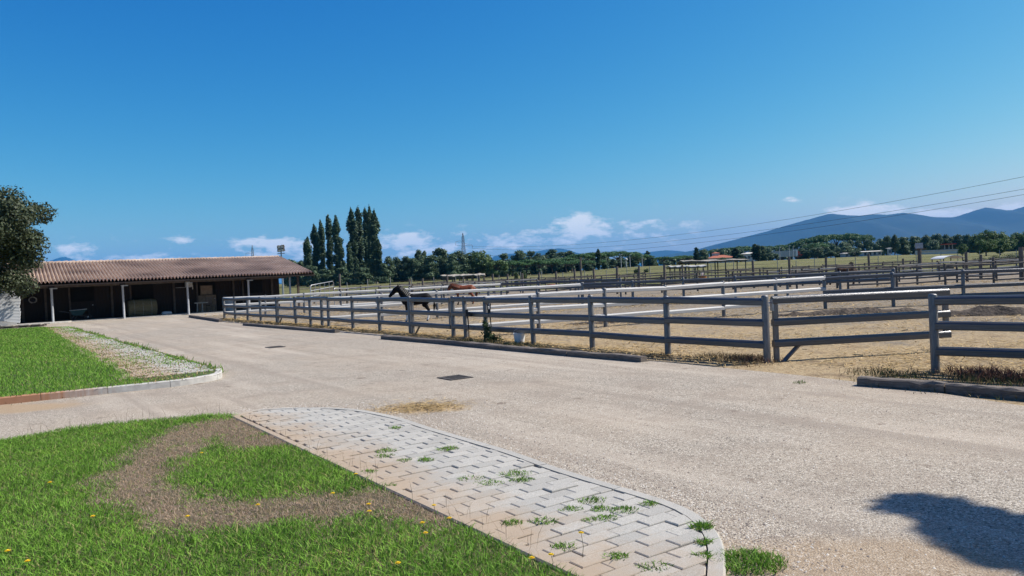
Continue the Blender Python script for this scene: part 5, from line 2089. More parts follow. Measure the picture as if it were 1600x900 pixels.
def limbs(h, r, crown_pts, mat, name='trunk', lean=0.0, rng=None):
    m = MB()
    m.tube([(0, 0, -0.3), (lean * 0.3, 0, h * 0.35), (lean, 0, h * 0.75)], [r * 1.2, r * 0.8, r * 0.45], 8)
    for p in crown_pts:
        z0 = h * 0.4 + (p[2] - h * 0.4) * 0.25 if p[2] > h * 0.4 else h * 0.3
        m.tube([(lean * 0.4, 0, min(z0, h * 0.7)), (p[0] * 0.5 + lean * 0.3, p[1] * 0.5, (z0 + p[2]) / 2), (p[0], p[1], p[2])], [r * 0.45, r * 0.28, r * 0.08], 6)
    return m.mesh(name, mat, True)


# --- holm oak at the left edge
def oak(label, loc, R, H, seed, leafn, leaf, zc=None):
    rng = np.random.default_rng(seed)
    blobs = []
    zc = zc or H * 0.56
    for k in range(64):
        d = rng.normal(size=3); d /= np.linalg.norm(d)
        if d[2] < -0.75:
            d[2] *= -0.5
        rr = rng.uniform(0.5, 1.0)
        br = R * rng.uniform(0.12, 0.27)
        blobs.append(((d[0] * R * rr, d[1] * R * rr, zc + d[2] * (H - zc) * rr), (br, br, br * 0.8)))
    v, f = leaf_cloud(blobs, leafn, leaf, rng, 0.35)
    crown = np_mesh('crown', v, f, M['oak'])
    tr = limbs(H * 0.8, 0.3, [b[0] for b in blobs[::3]], M['trunk'])
    return tree('holm_oak', label, 'tree', loc, 1.0, crown, tr, 0.0)


p = AT(-42, 520, 38)
oak('dark holm oak at the left edge overhanging the barn roof', (p.x, p.y, 0), 4.05, 8.0, 51, 52000, 0.13, 4.6)
# unseen tree added right of the frame, its crown shaped to shade the asphalt
def shade_tree():
    rng = np.random.default_rng(53)
    hh = 6.8
    q = Vector((3.06, 4.5, 0)) + Vector((SUN_DIR.x, SUN_DIR.y, 0)) * (hh / SUN_DIR.z)
    ax = np.array([0.53, -0.85, 0.0]); pe = np.array([0.85, 0.53, 0.0])
    blobs = []
    for k in range(70):
        d = rng.normal(size=3); d /= np.linalg.norm(d)
        r = rng.uniform(0, 1) ** 0.5
        c = ax * d[0] * 1.0 * r + pe * d[1] * 0.46 * r + np.array([0, 0, hh + d[2] * 0.3 * r])
        blobs.append((tuple(c), (0.2, 0.2, 0.17)))
    v, f = leaf_cloud(blobs, 15000, 0.09, rng, 0.2)
    tree('oak', 'unseen oak added right of the frame, crown shaped to shade the asphalt', 'tree', (q.x, q.y, 0), 1.0, np_mesh('crown', v, f, M['oak']), limbs(hh * 1.0, 0.11, [b[0] for b in blobs[::6]], M['trunk']), 0.0)


shade_tree()


# --- prototypes for the far trees, about 1 unit = 1 m
def proto_poplar(seed):
    rng = np.random.default_rng(seed)
    blobs = []
    H = 22.0
    for k in range(46):
        t = (k + rng.uniform(0, 1)) / 46
        z = 1.6 + t * (H - 2.6)
        w = 1.5 * min(1.0, 0.55 + t * 2.2) * min(1.0, (1.05 - t) * 3.6) ** 0.55
        a = rng.uniform(0, 6.28)
        o = w * rng.uniform(0.15, 0.55)
        blobs.append(((o * math.cos(a), o * math.sin(a), z), (w * 0.55, w * 0.55, 1.2 * rng.uniform(0.8, 1.5))))
    v, f = leaf_cloud(blobs, 7500, 0.46, rng, 0.4)
    return np_mesh('crown', v, f, M['poplar']), limbs(H * 0.9, 0.28, [], M['paletrunk'])


def proto_euc(seed):
    rng = np.random.default_rng(seed)
    blobs = []
    for k in range(22):
        t = rng.uniform(0, 1)
        z = 2.2 + 7.9 * t
        w = 3.0 * (1 - 0.6 * t)
        a = rng.uniform(0, 6.28)
        o = w * rng.uniform(0.2, 1)
        r = rng.uniform(0.9, 1.7) * (1.1 - 0.3 * t)
        blobs.append(((o * math.cos(a), o * math.sin(a), z), (r, r, r * rng.uniform(0.7, 1.1))))
    for k in range(9):
        blobs.append(((rng.uniform(-2.6, 2.6), rng.uniform(-1.5, 1.5), rng.uniform(0.8, 3)), (1.5, 1.5, 1.2)))
    v, f = leaf_cloud(blobs, 6400, 0.5, rng, 0.3)
    return np_mesh('crown', v, f, M['eucalypt']), limbs(10, 0.22, [b[0] for b in blobs[:12]], M['paletrunk'], lean=rng.uniform(-0.6, 0.6))


def proto_round(seed, mat='broad'):
    rng = np.random.default_rng(seed)
    blobs = []
    for k in range(34):
        d = rng.normal(size=3); d /= np.linalg.norm(d)
        rr = rng.uniform(0.4, 0.85)
        r = rng.uniform(0.9, 1.6)
        blobs.append(((d[0] * 4.4 * rr, d[1] * 4.4 * rr, 5.2 + d[2] * 4.3 * rr), (r, r, r * 0.85)))
    v, f = leaf_cloud(blobs, 5200, 0.46, rng, 0.4)
    return np_mesh('crown', v, f, M[mat]), limbs(7, 0.3, [b[0] for b in blobs[::3]], M['trunk'])


def proto_pine(seed):
    rng = np.random.default_rng(seed)
    blobs = []
    for k in range(30):
        a = rng.uniform(0, 6.28)
        o = 4.6 * math.sqrt(rng.uniform(0, 1))
        z = 7.6 + 1.9 * (1 - (o / 4.8) ** 2) + rng.uniform(-0.3, 0.2)
        r = rng.uniform(0.9, 1.5)
        blobs.append(((o * math.cos(a), o * math.sin(a), z), (r * 1.15, r * 1.15, r * 0.62)))
    v, f = leaf_cloud(blobs, 4200, 0.36, rng, 0.5)
    return np_mesh('crown', v, f, M['pine']), limbs(9, 0.28, [b[0] for b in blobs[::2]], M['trunk'], lean=rng.uniform(-0.5, 0.5))


def proto_bush(seed, mat='bush'):
    rng = np.random.default_rng(seed)
    blobs = [((rng.uniform(-1.6, 1.6), rng.uniform(-0.8, 0.8), rng.uniform(0.4, 1.3)), (rng.uniform(0.5, 0.9),) * 3) for k in range(14)]
    v, f = leaf_cloud(blobs, 2200, 0.2, rng, 0.3)
    return np_mesh('crown', v, f, M[mat]), limbs(1.2, 0.06, [b[0] for b in blobs[::3]], M['trunk'])


POP = [proto_poplar(60 + i) for i in range(4)]
EUC = [proto_euc(70 + i) for i in range(4)]
RND = [proto_round(80 + i) for i in range(3)]
RNDD = [proto_round(85 + i, 'eucalypt') for i in range(2)]
PIN = [proto_pine(90 + i) for i in range(3)]
BSH = [proto_bush(95 + i) for i in range(3)]
RBU = proto_bush(99, 'reddish')
tr_ = random.Random(23)


def far_tree(name, label, protos, native_h, native_w, px, top, wpx, Y, group=None):
    """top: photo row of the crown top; wpx: width of the crown in the photo"""
    t = AT(px, top, Y)
    z = TZ(t.x, Y)
    h = max(0.6, t.z - z)
    s = h / native_h
    cr, tk = tr_.choice(protos)
    o = thing(name, label, 'tree' if 'bush' not in name else 'bush', (t.x, Y, z), tr_.uniform(0, 6.28), group)
    w = wpx * Y / FOC / native_w
    o.scale = (w, w, s)
    put('trunk', tk, o)
    put('crown', cr, o)
    return o


pop = [(479, 371, 13, 215), (490.7, 352, 13, 222), (501, 345, 11, 230), (512.5, 336.5, 12, 226), (525, 336, 14, 222), (532, 377, 10, 218), (544.5, 378, 11, 214), (548.8, 327.5, 15, 224), (559.5, 325, 16, 230), (570.5, 326, 13, 236), (577.5, 324, 13, 226), (583.5, 330, 15, 221), (591, 374, 11, 216)]
for i, (px, top, w, Y) in enumerate(pop):
    far_tree('poplar', 'slender dark poplar in the tall row right of the barn, %s from the left' % ORD[i], POP, 21.6, 3.0, px, top, w * 1.18, Y, 'poplar row')
euc = [(455, 404, 22, 250), (466, 406, 20, 245), (486, 414, 22, 208), (508, 420, 24, 206), (534, 418, 24, 206), (566, 418, 26, 205), (600, 412, 20, 215), (609, 400, 22, 228), (620, 401, 20, 236), (634, 400, 24, 230), (645, 403, 24, 226), (654, 390, 14, 238), (661, 390.5, 12, 240), (673, 397, 24, 226), (689, 386, 26, 232), (698, 402, 26, 236), (706, 394.5, 18, 226),
       (716, 392, 24, 232), (727, 398, 20, 238)]
for i, (px, top, w, Y) in enumerate(euc):
    far_tree('eucalyptus', 'loose grey-green tree in the belt left of the pylon, %s from the left' % ORD[i], EUC, 10.9, 6.2, px, top, w * 1.35, Y, 'tree belt left of the pylon')
far_tree('broadleaf_tree', 'big round leafy tree just right of the pylon', RND, 9.6, 9.4, 746, 389.5, 62, 238)
far_tree('broadleaf_tree', 'lower leafy tree leaning against the big round tree', RND, 9.6, 9.4, 775, 404, 44, 232)
mid = [(787, 396, 26, 260), (811, 391, 26, 285), (829, 392, 18, 290), (838, 395, 18, 292), (850, 398, 20, 295), (863, 389.5, 26, 300), (876, 394, 22, 300), (887, 391, 22, 300)]
for i, (px, top, w, Y) in enumerate(mid):
    far_tree('eucalyptus', 'airy tree rising above the pines right of the pylon, %s from the left' % ORD[i], EUC, 10.9, 6.2, px, top, w * 1.2, Y, 'trees above the pines')
pines = [(800, 409, 40, 245), (822, 407, 42, 250), (842, 408, 40, 246), (862, 406, 44, 250), (884, 404, 44, 252), (905, 398, 46, 262), (925, 396, 46, 268), (946, 395, 46, 272), (966, 394, 46, 276), (985, 395, 44, 280), (1004, 399, 40, 284), (893, 408, 40, 240), (916, 408, 36, 244), (936, 407, 34, 246)]
for i, (px, top, w, Y) in enumerate(pines):
    far_tree('umbrella_pine', 'umbrella pine in the dense grove in the middle distance, %s from the left' % ORD[i] if i < 11 else 'lower umbrella pine at the front of the middle grove, %s from the left' % ORD[i - 11], PIN, 9.6, 10.4, px, top, w, Y, 'pine grove in the middle distance')
low = [(934, 390, 11, 240, POP), (958, 404, 16, 262, EUC), (972, 405, 18, 262, EUC), (944, 404, 14, 250, EUC), (918, 412, 16, 236, EUC), (1012, 392, 11, 310, POP), (1018, 402, 18, 300, EUC), (990, 406, 18, 280, EUC)]
for i, (px, top, w, Y, pr_) in enumerate(low):
    nh, nw = (21.2, 3.1) if pr_ is POP else (10.9, 6.2)
    far_tree('cypress' if pr_ is POP else 'eucalyptus', ['dark cypress standing out of the middle pine grove', 'small pale tree before the middle grove, left of the white mast', 'small pale tree nearest the white mast', 'slim pale tree right of the grove cypress', 'small tree left of the grove cypress',
                                                       'small dark cypress before the blue hills', 'grey tree under the small cypress', 'pale tree right of the white mast'][i], pr_, nh, nw, px, top, w, Y)
right1 = [(1036, 402, 38, 330), (1050, 402, 36, 335), (1066, 400, 34, 340), (1078, 400, 32, 345), (1118, 391, 40, 420), (1140, 388, 40, 425), (1160, 386, 40, 430), (1180, 386, 42, 430), (1200, 385.5, 42, 435), (1222, 384, 42, 435), (1244, 381, 44, 430), (1262, 374, 46, 425), (1284, 369, 48, 420), (1306, 368, 46, 420), (1328, 367, 48, 415),
          (1348, 368.5, 44, 412), (1276, 381, 44, 380)]
for i, (px, top, w, Y) in enumerate(right1):
    far_tree('umbrella_pine', 'umbrella pine in the long wood below the mountains, %s from the left' % ORD[i] if i < 16 else 'rounded pine standing before the long wood, right of the red and white truck', PIN, 9.6, 10.4, px, top, w, Y, 'pine wood below the mountains')
r2 = [(1088, 387, 12, 300, POP, 'cypress', 'dark cypress left of the red-roofed house'), (1097, 390, 18, 296, EUC, 'eucalyptus', 'light green tree between cypress and red-roofed house'), (1126, 402, 28, 285, RNDD, 'broadleaf_tree', 'round bush-like tree in front of the red-roofed house'),
      (1149, 388, 16, 290, POP, 'cypress', 'dark slim tree right of the red-roofed house'), (1158, 396, 18, 285, EUC, 'eucalyptus', 'low tree between slim tree and white house'), (1181, 382, 18, 285, POP, 'cypress', 'tall dark cypress in front of the white house'),
      (1192, 384, 14, 290, EUC, 'eucalyptus', 'tall pale tree right of the white house cypress'), (1207, 394, 26, 285, RNDD, 'broadleaf_tree', 'round grey-green tree left of the truck'), (1256, 390, 22, 290, EUC, 'eucalyptus', 'pale tree right of the truck cab'), (1272, 386, 34, 285, RNDD, 'broadleaf_tree', 'broad grey-green tree right of the truck'),
      (1298, 392, 26, 290, RNDD, 'broadleaf_tree', 'low round tree left of the long white shed'), (1316, 384, 34, 330, RNDD, 'broadleaf_tree', 'tree overhanging the long white shed'), (1336, 390, 24, 288, RNDD, 'broadleaf_tree', 'small round tree in front of the white shed'), (1385, 367, 20, 300, RNDD, 'broadleaf_tree', 'left of the two tall dark trees below the mountain'),
      (1397, 365, 20, 300, RNDD, 'broadleaf_tree', 'right of the two tall dark trees below the mountain'), (1412, 370, 22, 305, EUC, 'eucalyptus', 'dark tree behind the pole with the grey box'), (1428, 369, 22, 310, EUC, 'eucalyptus', 'lighter tree right of the pole with the grey box')]
for px, top, w, Y, pr_, nm, lab in r2:
    nh, nw = (21.2, 3.1) if pr_ is POP else ((10.9, 6.2) if pr_ is EUC else (9.6, 9.4))
    far_tree(nm, lab, pr_, nh, nw, px, top, w, Y)
r3 = [(1445, 366, 28, 330), (1462, 364, 30, 335), (1480, 365, 28, 335), (1498, 365, 30, 335), (1514, 365, 26, 330), (1458, 374, 26, 320), (1526, 362, 28, 300), (1542, 357.5, 34, 290), (1560, 358.5, 34, 290), (1576, 364, 28, 290), (1594, 359, 28, 300), (1615, 357, 34, 300), (1640, 356, 36, 300)]
for i, (px, top, w, Y) in enumerate(r3):
    far_tree('broadleaf_tree', 'dark leafy tree in the wood at the right, %s from the left' % ORD[i], RNDD if i < 6 else RND, 9.6, 9.4, px, top, w, Y, 'leafy wood at the right')
r4 = [(1503, 379, 18, 200, 'small pale tree right of the petrol station'), (1540, 372, 34, 190, 'light green round tree beside the petrol station'), (1562, 370, 34, 195, 'light green tree touching the right edge wood')]
for px, top, w, Y, lab in r4:
    far_tree('broadleaf_tree', lab, RND, 9.6, 9.4, px, top, w, Y)
bs = [(1330, 407, 12, 110, 'small red-brown leafless bush at the meadow edge', RBU), (1532, 400, 24, 120, 'green hedge bush left in the row at the right edge', None), (1555, 397, 30, 115, 'green hedge bush in the middle of the row at the right edge', None), (1580, 393, 32, 110, 'green hedge bush right in the row at the right edge', None), (1606, 396, 32, 105, 'hedge bush cut by the right edge', None),
      (995, 418, 12, 160, 'low dark bush on the meadow left of the shelter', None), (1010, 419, 14, 165, 'second low dark bush on the meadow left of the shelter', None), (818, 424, 14, 96, 'small leafy bush among the poles below the pines', None), (806, 424, 8, 90, 'thin dark bush among the poles below the pines', None)]
for px, top, w, Y, lab, pr_ in bs:
    far_tree('bush', lab, [pr_] if pr_ else BSH, 2.0, 4.2, px, top, w, Y)

# understory that closes the foot of the far woods: a mass nobody could count
def understory():
    rng = np.random.default_rng(44)
    V, F = [], []
    off = 0
    spans = [(447, 800, 246, 18, 410, 408), (780, 1010, 292, 18, 404, 398), (1010, 1095, 352, 10, 403, 400), (1100, 1260, 400, 20, 391, 386), (1250, 1380, 396, 16, 382, 373), (1370, 1700, 350, 30, 374, 364)]
    for x0, x1, Y, n, t0, t1 in spans:
        blobs = []
        for k in range(n * 5):
            t = rng.uniform(0, 1)
            px = x0 + (x1 - x0) * t
            top = AT(px, t0 + (t1 - t0) * t, Y)
            z0 = TZ(top.x, Y)
            z = z0 + (top.z - z0) * rng.uniform(0.1, 0.85)
            w = (x1 - x0) / n * Y / FOC * 0.5
            blobs.append(((top.x, Y + rng.uniform(-4, 10), z), (w, 3.0, max(0.8, (top.z - z0) * 0.25))))
        v, f = leaf_cloud(blobs, 1500 * n, 0.8, rng, 0.25)
        V.append(v); F.append(f + off); off += len(v)
    stuff(put('undergrowth', np_mesh('undergrowth', np.vstack(V), np.vstack(F), M['eucalypt'])), 'dark undergrowth filling the foot of the far woods', 'undergrowth')


understory()


# ================================================================== FAR BUILDINGS, TRUCK, SHELTERS, PYLONS
def house(label, px, base_py, Y, w, d, h, roofh, wallm, roofm, rz=0.1, nwin=3, name='house', hip=True):
    t = AT(px, base_py, Y)
    z = TZ(t.x, Y)
    r = thing(name, label, 'building', (t.x, Y, z), rz)
    wl = obj('wall', MB().box((0, 0, h / 2), (w, d, h)), wallm, r)
    o = 0.5
    k = w * 0.3 if hip else 0.0
    vs = [(-w / 2 - o, -d / 2 - o, h), (w / 2 + o, -d / 2 - o, h), (w / 2 + o, d / 2 + o, h), (-w / 2 - o, d / 2 + o, h), (-w / 2 + k, 0, h + roofh), (w / 2 - k, 0, h + roofh)]
    obj('roof', MB().add(vs, [(0, 1, 5, 4), (2, 3, 4, 5), (1, 2, 5), (3, 0, 4), (3, 2, 1, 0)]), roofm, r)
    for i in range(nwin):
        x = -w / 2 + w * (i + 0.5) / nwin
        fr_ = obj('window', MB().box((x, -d / 2 - 0.03, h * 0.55), (1.3, 0.06, 1.4)), M['whitewall'], r)
        obj('pane', MB().box((x, -d / 2 - 0.07, h * 0.55), (1.0, 0.03, 1.1)), M['glass'], fr_)
    return r


hs = house('low house with red tile roof between the cypresses', 1124, 404, 330, 11, 7, 2.2, 1.2, M['plaster'], M['redroof'], 0.05, 4)
obj('upper_storey', MB().box((-1.2, 1, 3.7), (2.6, 2.6, 1.2)), M['plaster'], hs)
obj('upper_roof', MB().add([(-2.8, -0.6, 4.3), (0.4, -0.6, 4.3), (0.4, 2.6, 4.3), (-2.8, 2.6, 4.3), (-1.2, 1, 4.8)], [(0, 1, 4), (1, 2, 4), (2, 3, 4), (3, 0, 4), (3, 2, 1, 0)]), M['redroof'], hs)
house('white house partly hidden by the tall cypress', 1170, 403, 330, 5, 5, 3.4, 0.6, M['whitewall'], M['plaster'], 0.2, 2)
house('long white shed with pale flat roof below the mountains', 1359, 391, 320, 8, 4, 1.9, 0.3, M['whitewall'], M['plaster'], 0.05, 4, 'shed', False)
house('low grey shed half hidden by trees left of the long white shed', 1326, 392, 325, 5.5, 4, 1.6, 0.3, M['greycover'], M['greycover'], 0.05, 3, 'shed', False)
house('small white hut below the two tall dark trees', 1389, 388, 285, 0.9, 0.9, 2.6, 0.15, M['whitewall'], M['whitewall'], 0.1, 1, 'hut', False)


def station():
    t = AT(1482, 386, 300)
    z = t.z - 0.75
    r = thing('petrol_station', 'red edged flat canopy of a roadside petrol station', 'canopy', (t.x, 300, z), 0.05)
    obj('canopy', MB().box((0, 0, 1.9), (4.6, 3, 0.32)), M['red'], r)
    obj('soffit', MB().box((0, 0, 1.7), (4.4, 2.8, 0.06)), M['whitewall'], r)
    for x in (-1.5, 0.2, 1.6):
        obj('column', MB().box((x, 0, 0.8), (0.2, 0.2, 1.7)), M['whitewall'], r)
    obj('kiosk', MB().box((0.5, 2, 0.7), (3, 1.5, 1.4)), M['glass'], r)
    rt = thing('retaining_wall', 'pale low wall along the road below the petrol station', 'wall', (AT(1470, 391, 285).x, 285, AT(1470, 391, 285).z - 0.3), 0.03)
    obj('coping', MB().box((0, 0, 0.35), (19, 0.6, 0.3)), M['whitewall'], rt)
    obj('bank', MB().box((0, 0.3, -0.7), (19, 0.5, 1.8)), M['plaster'], rt)


station()


def truck():
    t = AT(1233, 402, 310)
    z = TZ(t.x, 310) + 0.2
    r = thing('truck', 'articulated truck with red cab and grey-white trailer on the far road', 'truck', (t.x - 1.2, 310, z), 0.03)
    obj('trailer', MB().box((-0.9, 0, 2.3), (9.2, 2.5, 2.5)), M['greycover'], r)
    obj('front_panel', MB().box((3.95, 0, 2.4), (0.7, 2.52, 2.7)), M['white'], r)
    cab = obj('cab', MB().box((5.4, 0, 1.75), (2.0, 2.4, 2.3)).box((5.2, 0, 3.0), (1.5, 2.2, 0.3)), M['red'], r)
    obj('windscreen', MB().box((6.42, 0, 2.2), (0.06, 2.0, 0.9)), M['glass'], cab)
    obj('side_window', MB().box((5.7, -1.22, 2.25), (0.9, 0.05, 0.7)), M['glass'], cab)
    for x in (-4.2, -3.0, -1.8, 3.6, 5.7):
        obj('wheel', MB().tube([(x, -1.25, 0.5), (x, -0.9, 0.5)], 0.5, 12), M['blackplastic'], r)
    obj('bumper', MB().box((6.4, 0, 0.7), (0.3, 2.4, 0.4)), M['white'], r)


truck()


def flat_shelter(label, x0, x1, py, Y, depth, roofz, seed, post_px, roofm):
    rng = random.Random(seed)
    a, b = AT(x0, py, Y), AT(x1, py, Y)
    r = thing('field_shelter', label, 'shelter', ((a.x + b.x) / 2, Y, TZ(a.x, Y)))
    w = b.x - a.x
    zt = (a.z + b.z) / 2
    n = 16
    vs, fs = [], []
    for k in range(n + 1):
        x = -w / 2 + w * k / n
        sl = (b.z - a.z) * (k / n - 0.5)
        for (y, dz) in ((-depth / 2, 0), (0, 0.14), (depth / 2, 0)):
            z = roofz + sl * 0.3 + dz + rng.gauss(0, 0.04)
            vs += [(x, y, z), (x, y, z - 0.1)]
    for k in range(n):
        o, p = k * 6, (k + 1) * 6
        for q in (0, 2):
            fs += [(o + q, p + q, p + q + 2, o + q + 2), (o + q + 1, o + q + 3, p + q + 3, p + q + 1)]
        fs += [(o, o + 1, p + 1, p), (o + 4, p + 4, p + 5, o + 5)]
    fs += [(0, 2, 4, 5, 3, 1), tuple(n * 6 + q for q in (0, 1, 3, 5, 4, 2))]
    obj('roof', MB().add(vs, fs), roofm, r)
    m = len(post_px)
    for q in post_px:
        for y in (-depth / 2 + 0.2, depth / 2 - 0.2):
            x = AT(q, py, Y).x - r.location.x
            obj('post', MB().tube([(x, y, 0), (x + 0.02, y, roofz - 0.03)], 0.075, 7), M['rustic'], r)
    for y in (-depth / 2 + 0.2, depth / 2 - 0.2):
        obj('beam', MB().box((0, y, roofz - 0.16), (w * 0.97, 0.1, 0.12)), M['rustic'], r)
    return r


flat_shelter('flat roofed field shelter on posts above the chestnut horse', 690, 758, 432, 100, 3.5, 1.78, 2, (695, 708, 719, 729, 738, 748, 756), M['shelterroof'])
flat_shelter('long field shelter with sagging pale roof below the red-roofed house', 1062, 1164, 409, 98, 4.0, 2.2, 3, (1066, 1081, 1111, 1127, 1158), M['shelterroof'])
flat_shelter('lower grey lean-to at the left end of the long shelter', 1044, 1100, 417, 90, 3.0, 1.62, 4, (1050, 1066, 1080, 1094), M['greycover'])


def hay_feeder():
    c = AT(1480, 404, 66)
    r = thing('hay_feeder', 'hay feeder under a white arched roof in the right-hand corral', 'hay feeder', (c.x, 66, 0), 0.15)
    w, n = 2.0, 10
    vs, fs = [], []
    for k in range(n + 1):
        a = math.pi * (0.14 + 0.72 * k / n)
        x, z = -w / 2 * math.cos(a) / math.cos(math.pi * 0.14), 1.15 + 0.42 * math.sin(a)
        for y in (-0.8, 0.8):
            vs += [(x, y, z), (x, y, z - 0.03)]
    for k in range(n):
        o, p = k * 4, (k + 1) * 4
        fs += [(o, p, p + 2, o + 2), (o + 1, o + 3, p + 3, p + 1), (o, o + 1, p + 1, p), (o + 2, p + 2, p + 3, o + 3)]
    obj('roof', MB().add(vs, fs), M['whiteboard'], r)
    for x in (-0.9, 0.9):
        for y in (-0.7, 0.7):
            obj('post', MB().tube([(x, y, 0), (x, y, 1.36)], 0.04, 6), M['darkmetal'], r)
    obj('rack', MB().box((0, -0.7, 0.75), (1.8, 0.05, 0.06)).box((0, 0.7, 0.75), (1.8, 0.05, 0.06)).box((0, -0.7, 0.2), (1.8, 0.05, 0.06)).box((0, 0.7, 0.2), (1.8, 0.05, 0.06)), M['darkmetal'], r)
    rng = random.Random(8)
    vs, fs = [], []
    for i in range(7):
        for k in range(12):
            a = k * 6.283 / 12
            rr = (0.85, 0.9, 0.88, 0.75, 0.55, 0.3, 0.05)[i] * rng.uniform(0.9, 1.1)
            vs.append((rr * math.cos(a), rr * 0.75 * math.sin(a), (0, 0.15, 0.35, 0.5, 0.6, 0.68, 0.72)[i]))
    for i in range(6):
        for k in range(12):
            fs.append((i * 12 + k, i * 12 + (k + 1) % 12, (i + 1) * 12 + (k + 1) % 12, (i + 1) * 12 + k))
    obj('hay', MB().add(vs, fs), M['hay'], r)


hay_feeder()


def cyl_thing(name, label, cat, c, mat, prof, lidm=None):
    t = thing(name, label, cat, c)
    obj('body', MB().lathe(prof, 14), mat, t, smooth=True)
    top = prof[-1]
    obj('rim', MB().tube([(top[0] * math.cos(k * 0.4488), top[0] * math.sin(k * 0.4488), top[1]) for k in range(15)], 0.03, 5), lidm or mat, t)


c = AT(1098, 433, 75)
cyl_thing('feed_tub', 'orange tub under the long field shelter', 'tub', (c.x, 75, 0.25), M['orange'], [(0.3, 0), (0.33, 0.05), (0.38, 0.4)])
cyl_thing('white_pail', 'white pail standing on the orange tub', 'pail', (c.x - 0.05, 75, 0.66), M['white'], [(0.1, 0), (0.13, 0.25)])
c = AT(861, 441, 58)
cyl_thing('feed_tub', 'rust red tub among the rails left of the tall pole', 'tub', (c.x, 58, 0.45), M['redroof'], [(0.2, 0), (0.26, 0.03), (0.3, 0.32)])


def box_pole():
    c = AT(1436, 385, 56)
    t = thing('utility_pole', 'thick dark pole carrying a pale box at the top', 'pole', (c.x, 56, 0))
    obj('shaft', MB().tube([(0, 0, 0), (0.02, 0, c.z)], [0.17, 0.12], 10), M['rustic'], t)
    obj('cabinet', MB().box((-0.05, -0.1, c.z + 0.05), (0.42, 0.3, 0.4)), M['column'], t)
    obj('crossarm', MB().box((0.05, 0, c.z - 0.2), (0.7, 0.1, 0.1)), M['rustic'], t)


box_pole()


def mast():
    c = AT(978, 404, 250)
    t = thing('lamp_mast', 'slim white mast with round head before the middle pine grove', 'mast', (c.x, 250, TZ(c.x, 250)))
    h = c.z - TZ(c.x, 250)
    obj('shaft', MB().tube([(0, 0, 0), (0, 0, h - 0.6)], [0.22, 0.14], 8), M['whitewall'], t)
    obj('head', MB().lathe([(0.15, h - 0.8), (0.5, h - 0.5), (0.5, h - 0.1), (0.2, h + 0.2)], 10), M['whitewall'], t)


mast()
for i, (px, top, Y, lab) in enumerate(((1218, 386, 300, 'left of the three thin white poles behind the truck'), (1233, 384, 300, 'middle of the three thin white poles behind the truck'), (1239, 385, 300, 'right of the three thin white poles behind the truck'), (970, 398, 240, 'thin grey pole left of the white mast'),
                                    (984, 398, 240, 'thin grey pole right of the white mast'), (1003, 399, 240, 'thin grey pole before the edge of the middle grove'))):
    t = AT(px, top, Y)
    z = TZ(t.x, Y)
    o = obj('light_pole', MB().tube([(0, 0, 0), (0, 0, t.z - z)], [0.13, 0.08], 6).tube([(0, 0, t.z - z), (0.6, 0, t.z - z + 0.05)], 0.06, 5), M['whitewall'], None, (t.x, Y, z))
    tag(o, lab, 'pole', 'thin poles by the far road')


def floodlights():
    c = AT(439.5, 399, 95)
    t = thing('floodlight_mast', 'floodlight mast with a cluster of lamps rising behind the barn roof', 'mast', (c.x, 95, 0))
    top = AT(439.5, 384, 95).z
    obj('pole', MB().tube([(0, 0, 0), (0, 0, top - 0.1)], [0.12, 0.08], 8), M['metal'], t)
    obj('crossbar', MB().box((0, 0, top - 0.95), (0.9, 0.1, 0.1)), M['metal'], t)
    for (x, z, rz) in ((-0.25, -0.15, 0.5), (0.22, -0.1, -0.4), (-0.22, -0.55, 0.6), (0.25, -0.5, -0.5)):
        l = obj('floodlight', MB().box((0, 0, 0), (0.4, 0.25, 0.36)), M['darkmetal'], t, (x, 0, top + z), (0.4, 0, rz))
        obj('lens', MB().box((0, -0.13, 0), (0.34, 0.02, 0.3)), M['white'], l)


floodlights()


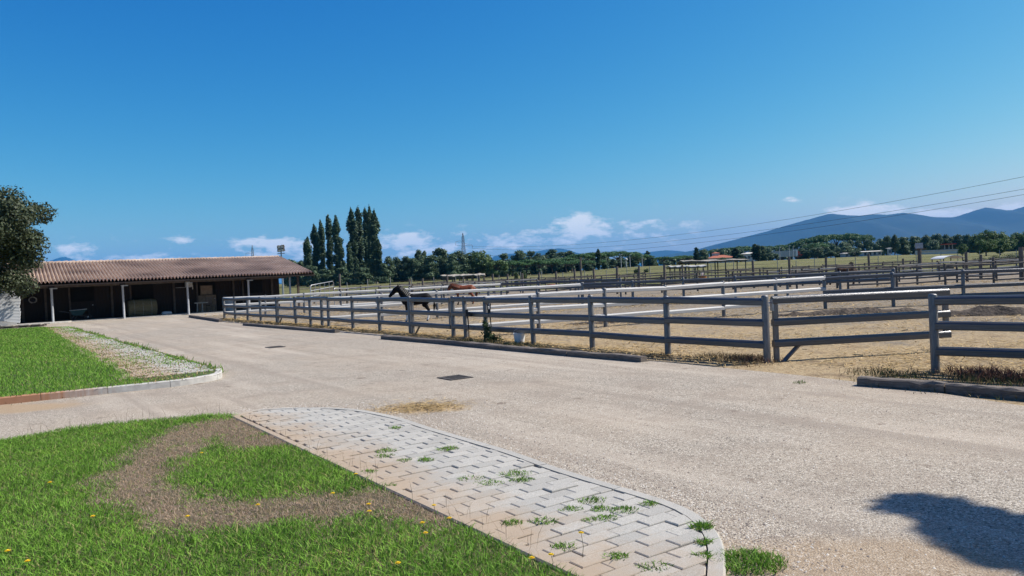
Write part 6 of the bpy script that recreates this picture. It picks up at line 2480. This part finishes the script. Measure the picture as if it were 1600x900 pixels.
def pylon(label, px, top_py, Y, base_w, thick):
    top = AT(px, top_py, Y)
    z0 = TZ(top.x, Y)
    H = top.z - z0
    t = thing('pylon', label, 'pylon', (top.x, Y, z0), 0.5)
    prof = [(0, base_w), (H * 0.3, base_w * 0.66), (H * 0.55, base_w * 0.4), (H * 0.72, base_w * 0.26), (H * 0.9, base_w * 0.2), (H, 0.06)]
    for sx in (-1, 1):
        for sy in (-1, 1):
            obj('leg', MB().tube([(sx * w / 2, sy * w / 2, z) for z, w in prof], thick, 5), M['pylon'], t)
    lev = [H * k / 14 for k in range(14)]
    wz = lambda z: float(np.interp(z, [p[0] for p in prof], [p[1] for p in prof])) / 2
    for i in range(13):
        a, b = wz(lev[i]), wz(lev[i + 1])
        m = MB()
        for (c1, c2) in (((-1, -1), (1, -1)), ((1, -1), (1, 1)), ((1, 1), (-1, 1)), ((-1, 1), (-1, -1))):
            m.tube([(c1[0] * a, c1[1] * a, lev[i]), (c2[0] * b, c2[1] * b, lev[i + 1])], thick * 0.55, 4)
            m.tube([(c2[0] * a, c2[1] * a, lev[i]), (c1[0] * b, c1[1] * b, lev[i + 1])], thick * 0.55, 4)
            m.tube([(c1[0] * b, c1[1] * b, lev[i + 1]), (c2[0] * b, c2[1] * b, lev[i + 1])], thick * 0.5, 4)
        o = obj('lattice', m, M['pylon'], t)
        o['kind'] = 'stuff'
    tips = []
    for (z, sgn, ln) in ((H * 0.8, -1, base_w * 0.95), (H * 0.72, 1, base_w * 1.15), (H * 0.6, -1, base_w * 1.1)):
        m = MB().tube([(sgn * wz(z), 0, z), (sgn * ln, 0, z + 0.1)], thick * 0.8, 5).tube([(sgn * wz(z), 0, z + H * 0.05), (sgn * ln, 0, z + 0.1)], thick * 0.6, 5)
        a = obj('arm', m, M['pylon'], t)
        obj('insulator', MB().tube([(sgn * ln, 0, z + 0.1), (sgn * ln, 0, z - H * 0.07)], thick * 0.9, 6), M['pylon'], a)
        tips.append(t.location + Matrix.Rotation(0.5, 3, 'Z') @ Vector((sgn * ln, 0, z - H * 0.07)))
    return t, tips


_, tips = pylon('lattice power pylon rising above the flat field shelter', 723, 364, 300, 3.4, 0.06)
pylon('distant lattice pylon showing above the barn roof', 394, 383, 330, 3.0, 0.055)


def cable(label, a, b, sag, r=0.026):
    n = 40
    pts = [a + (b - a) * (k / n) - Vector((0, 0, sag * 4 * (k / n) * (1 - k / n))) for k in range(n + 1)]
    o = obj('power_line', MB().tube([p - a for p in pts], r, 4), M['wire'], None, a)
    tag(o, label, 'cable', 'power lines from the pylon')


for i, (tip, py, lab) in enumerate(((tips[0], 252, 'uppermost power line rising from the pylon to the right edge'), (tips[1], 274, 'middle power line running from the pylon to the right edge'), (tips[2], 283, 'lowest power line sagging from the pylon to the right edge'))):
    e = AT(1720, py, 110)
    cable(lab, tip, e, 4.6 if i == 0 else 4.0)


# ------------------------------------------------------------------ overall reflectance, set against the exposure
def calibrate(k):
    for mt in bpy.data.materials:
        nt = mt.node_tree
        if not nt or mt.name.startswith('pale_blue_air'):
            continue
        for nd in list(nt.nodes):
            if nd.type not in ('BSDF_PRINCIPLED', 'BSDF_TRANSLUCENT'):
                continue
            sk_ = nd.inputs['Base Color'] if nd.type == 'BSDF_PRINCIPLED' else nd.inputs['Color']
            if sk_.links:
                src = sk_.links[0].from_socket
                mx = nt.nodes.new('ShaderNodeMixRGB')
                mx.blend_type = 'MULTIPLY'
                mx.inputs[0].default_value = 1.0
                nt.links.new(src, mx.inputs[1])
                mx.inputs[2].default_value = (k, k, k, 1)
                nt.links.new(mx.outputs[0], sk_)


calibrate(0.9)
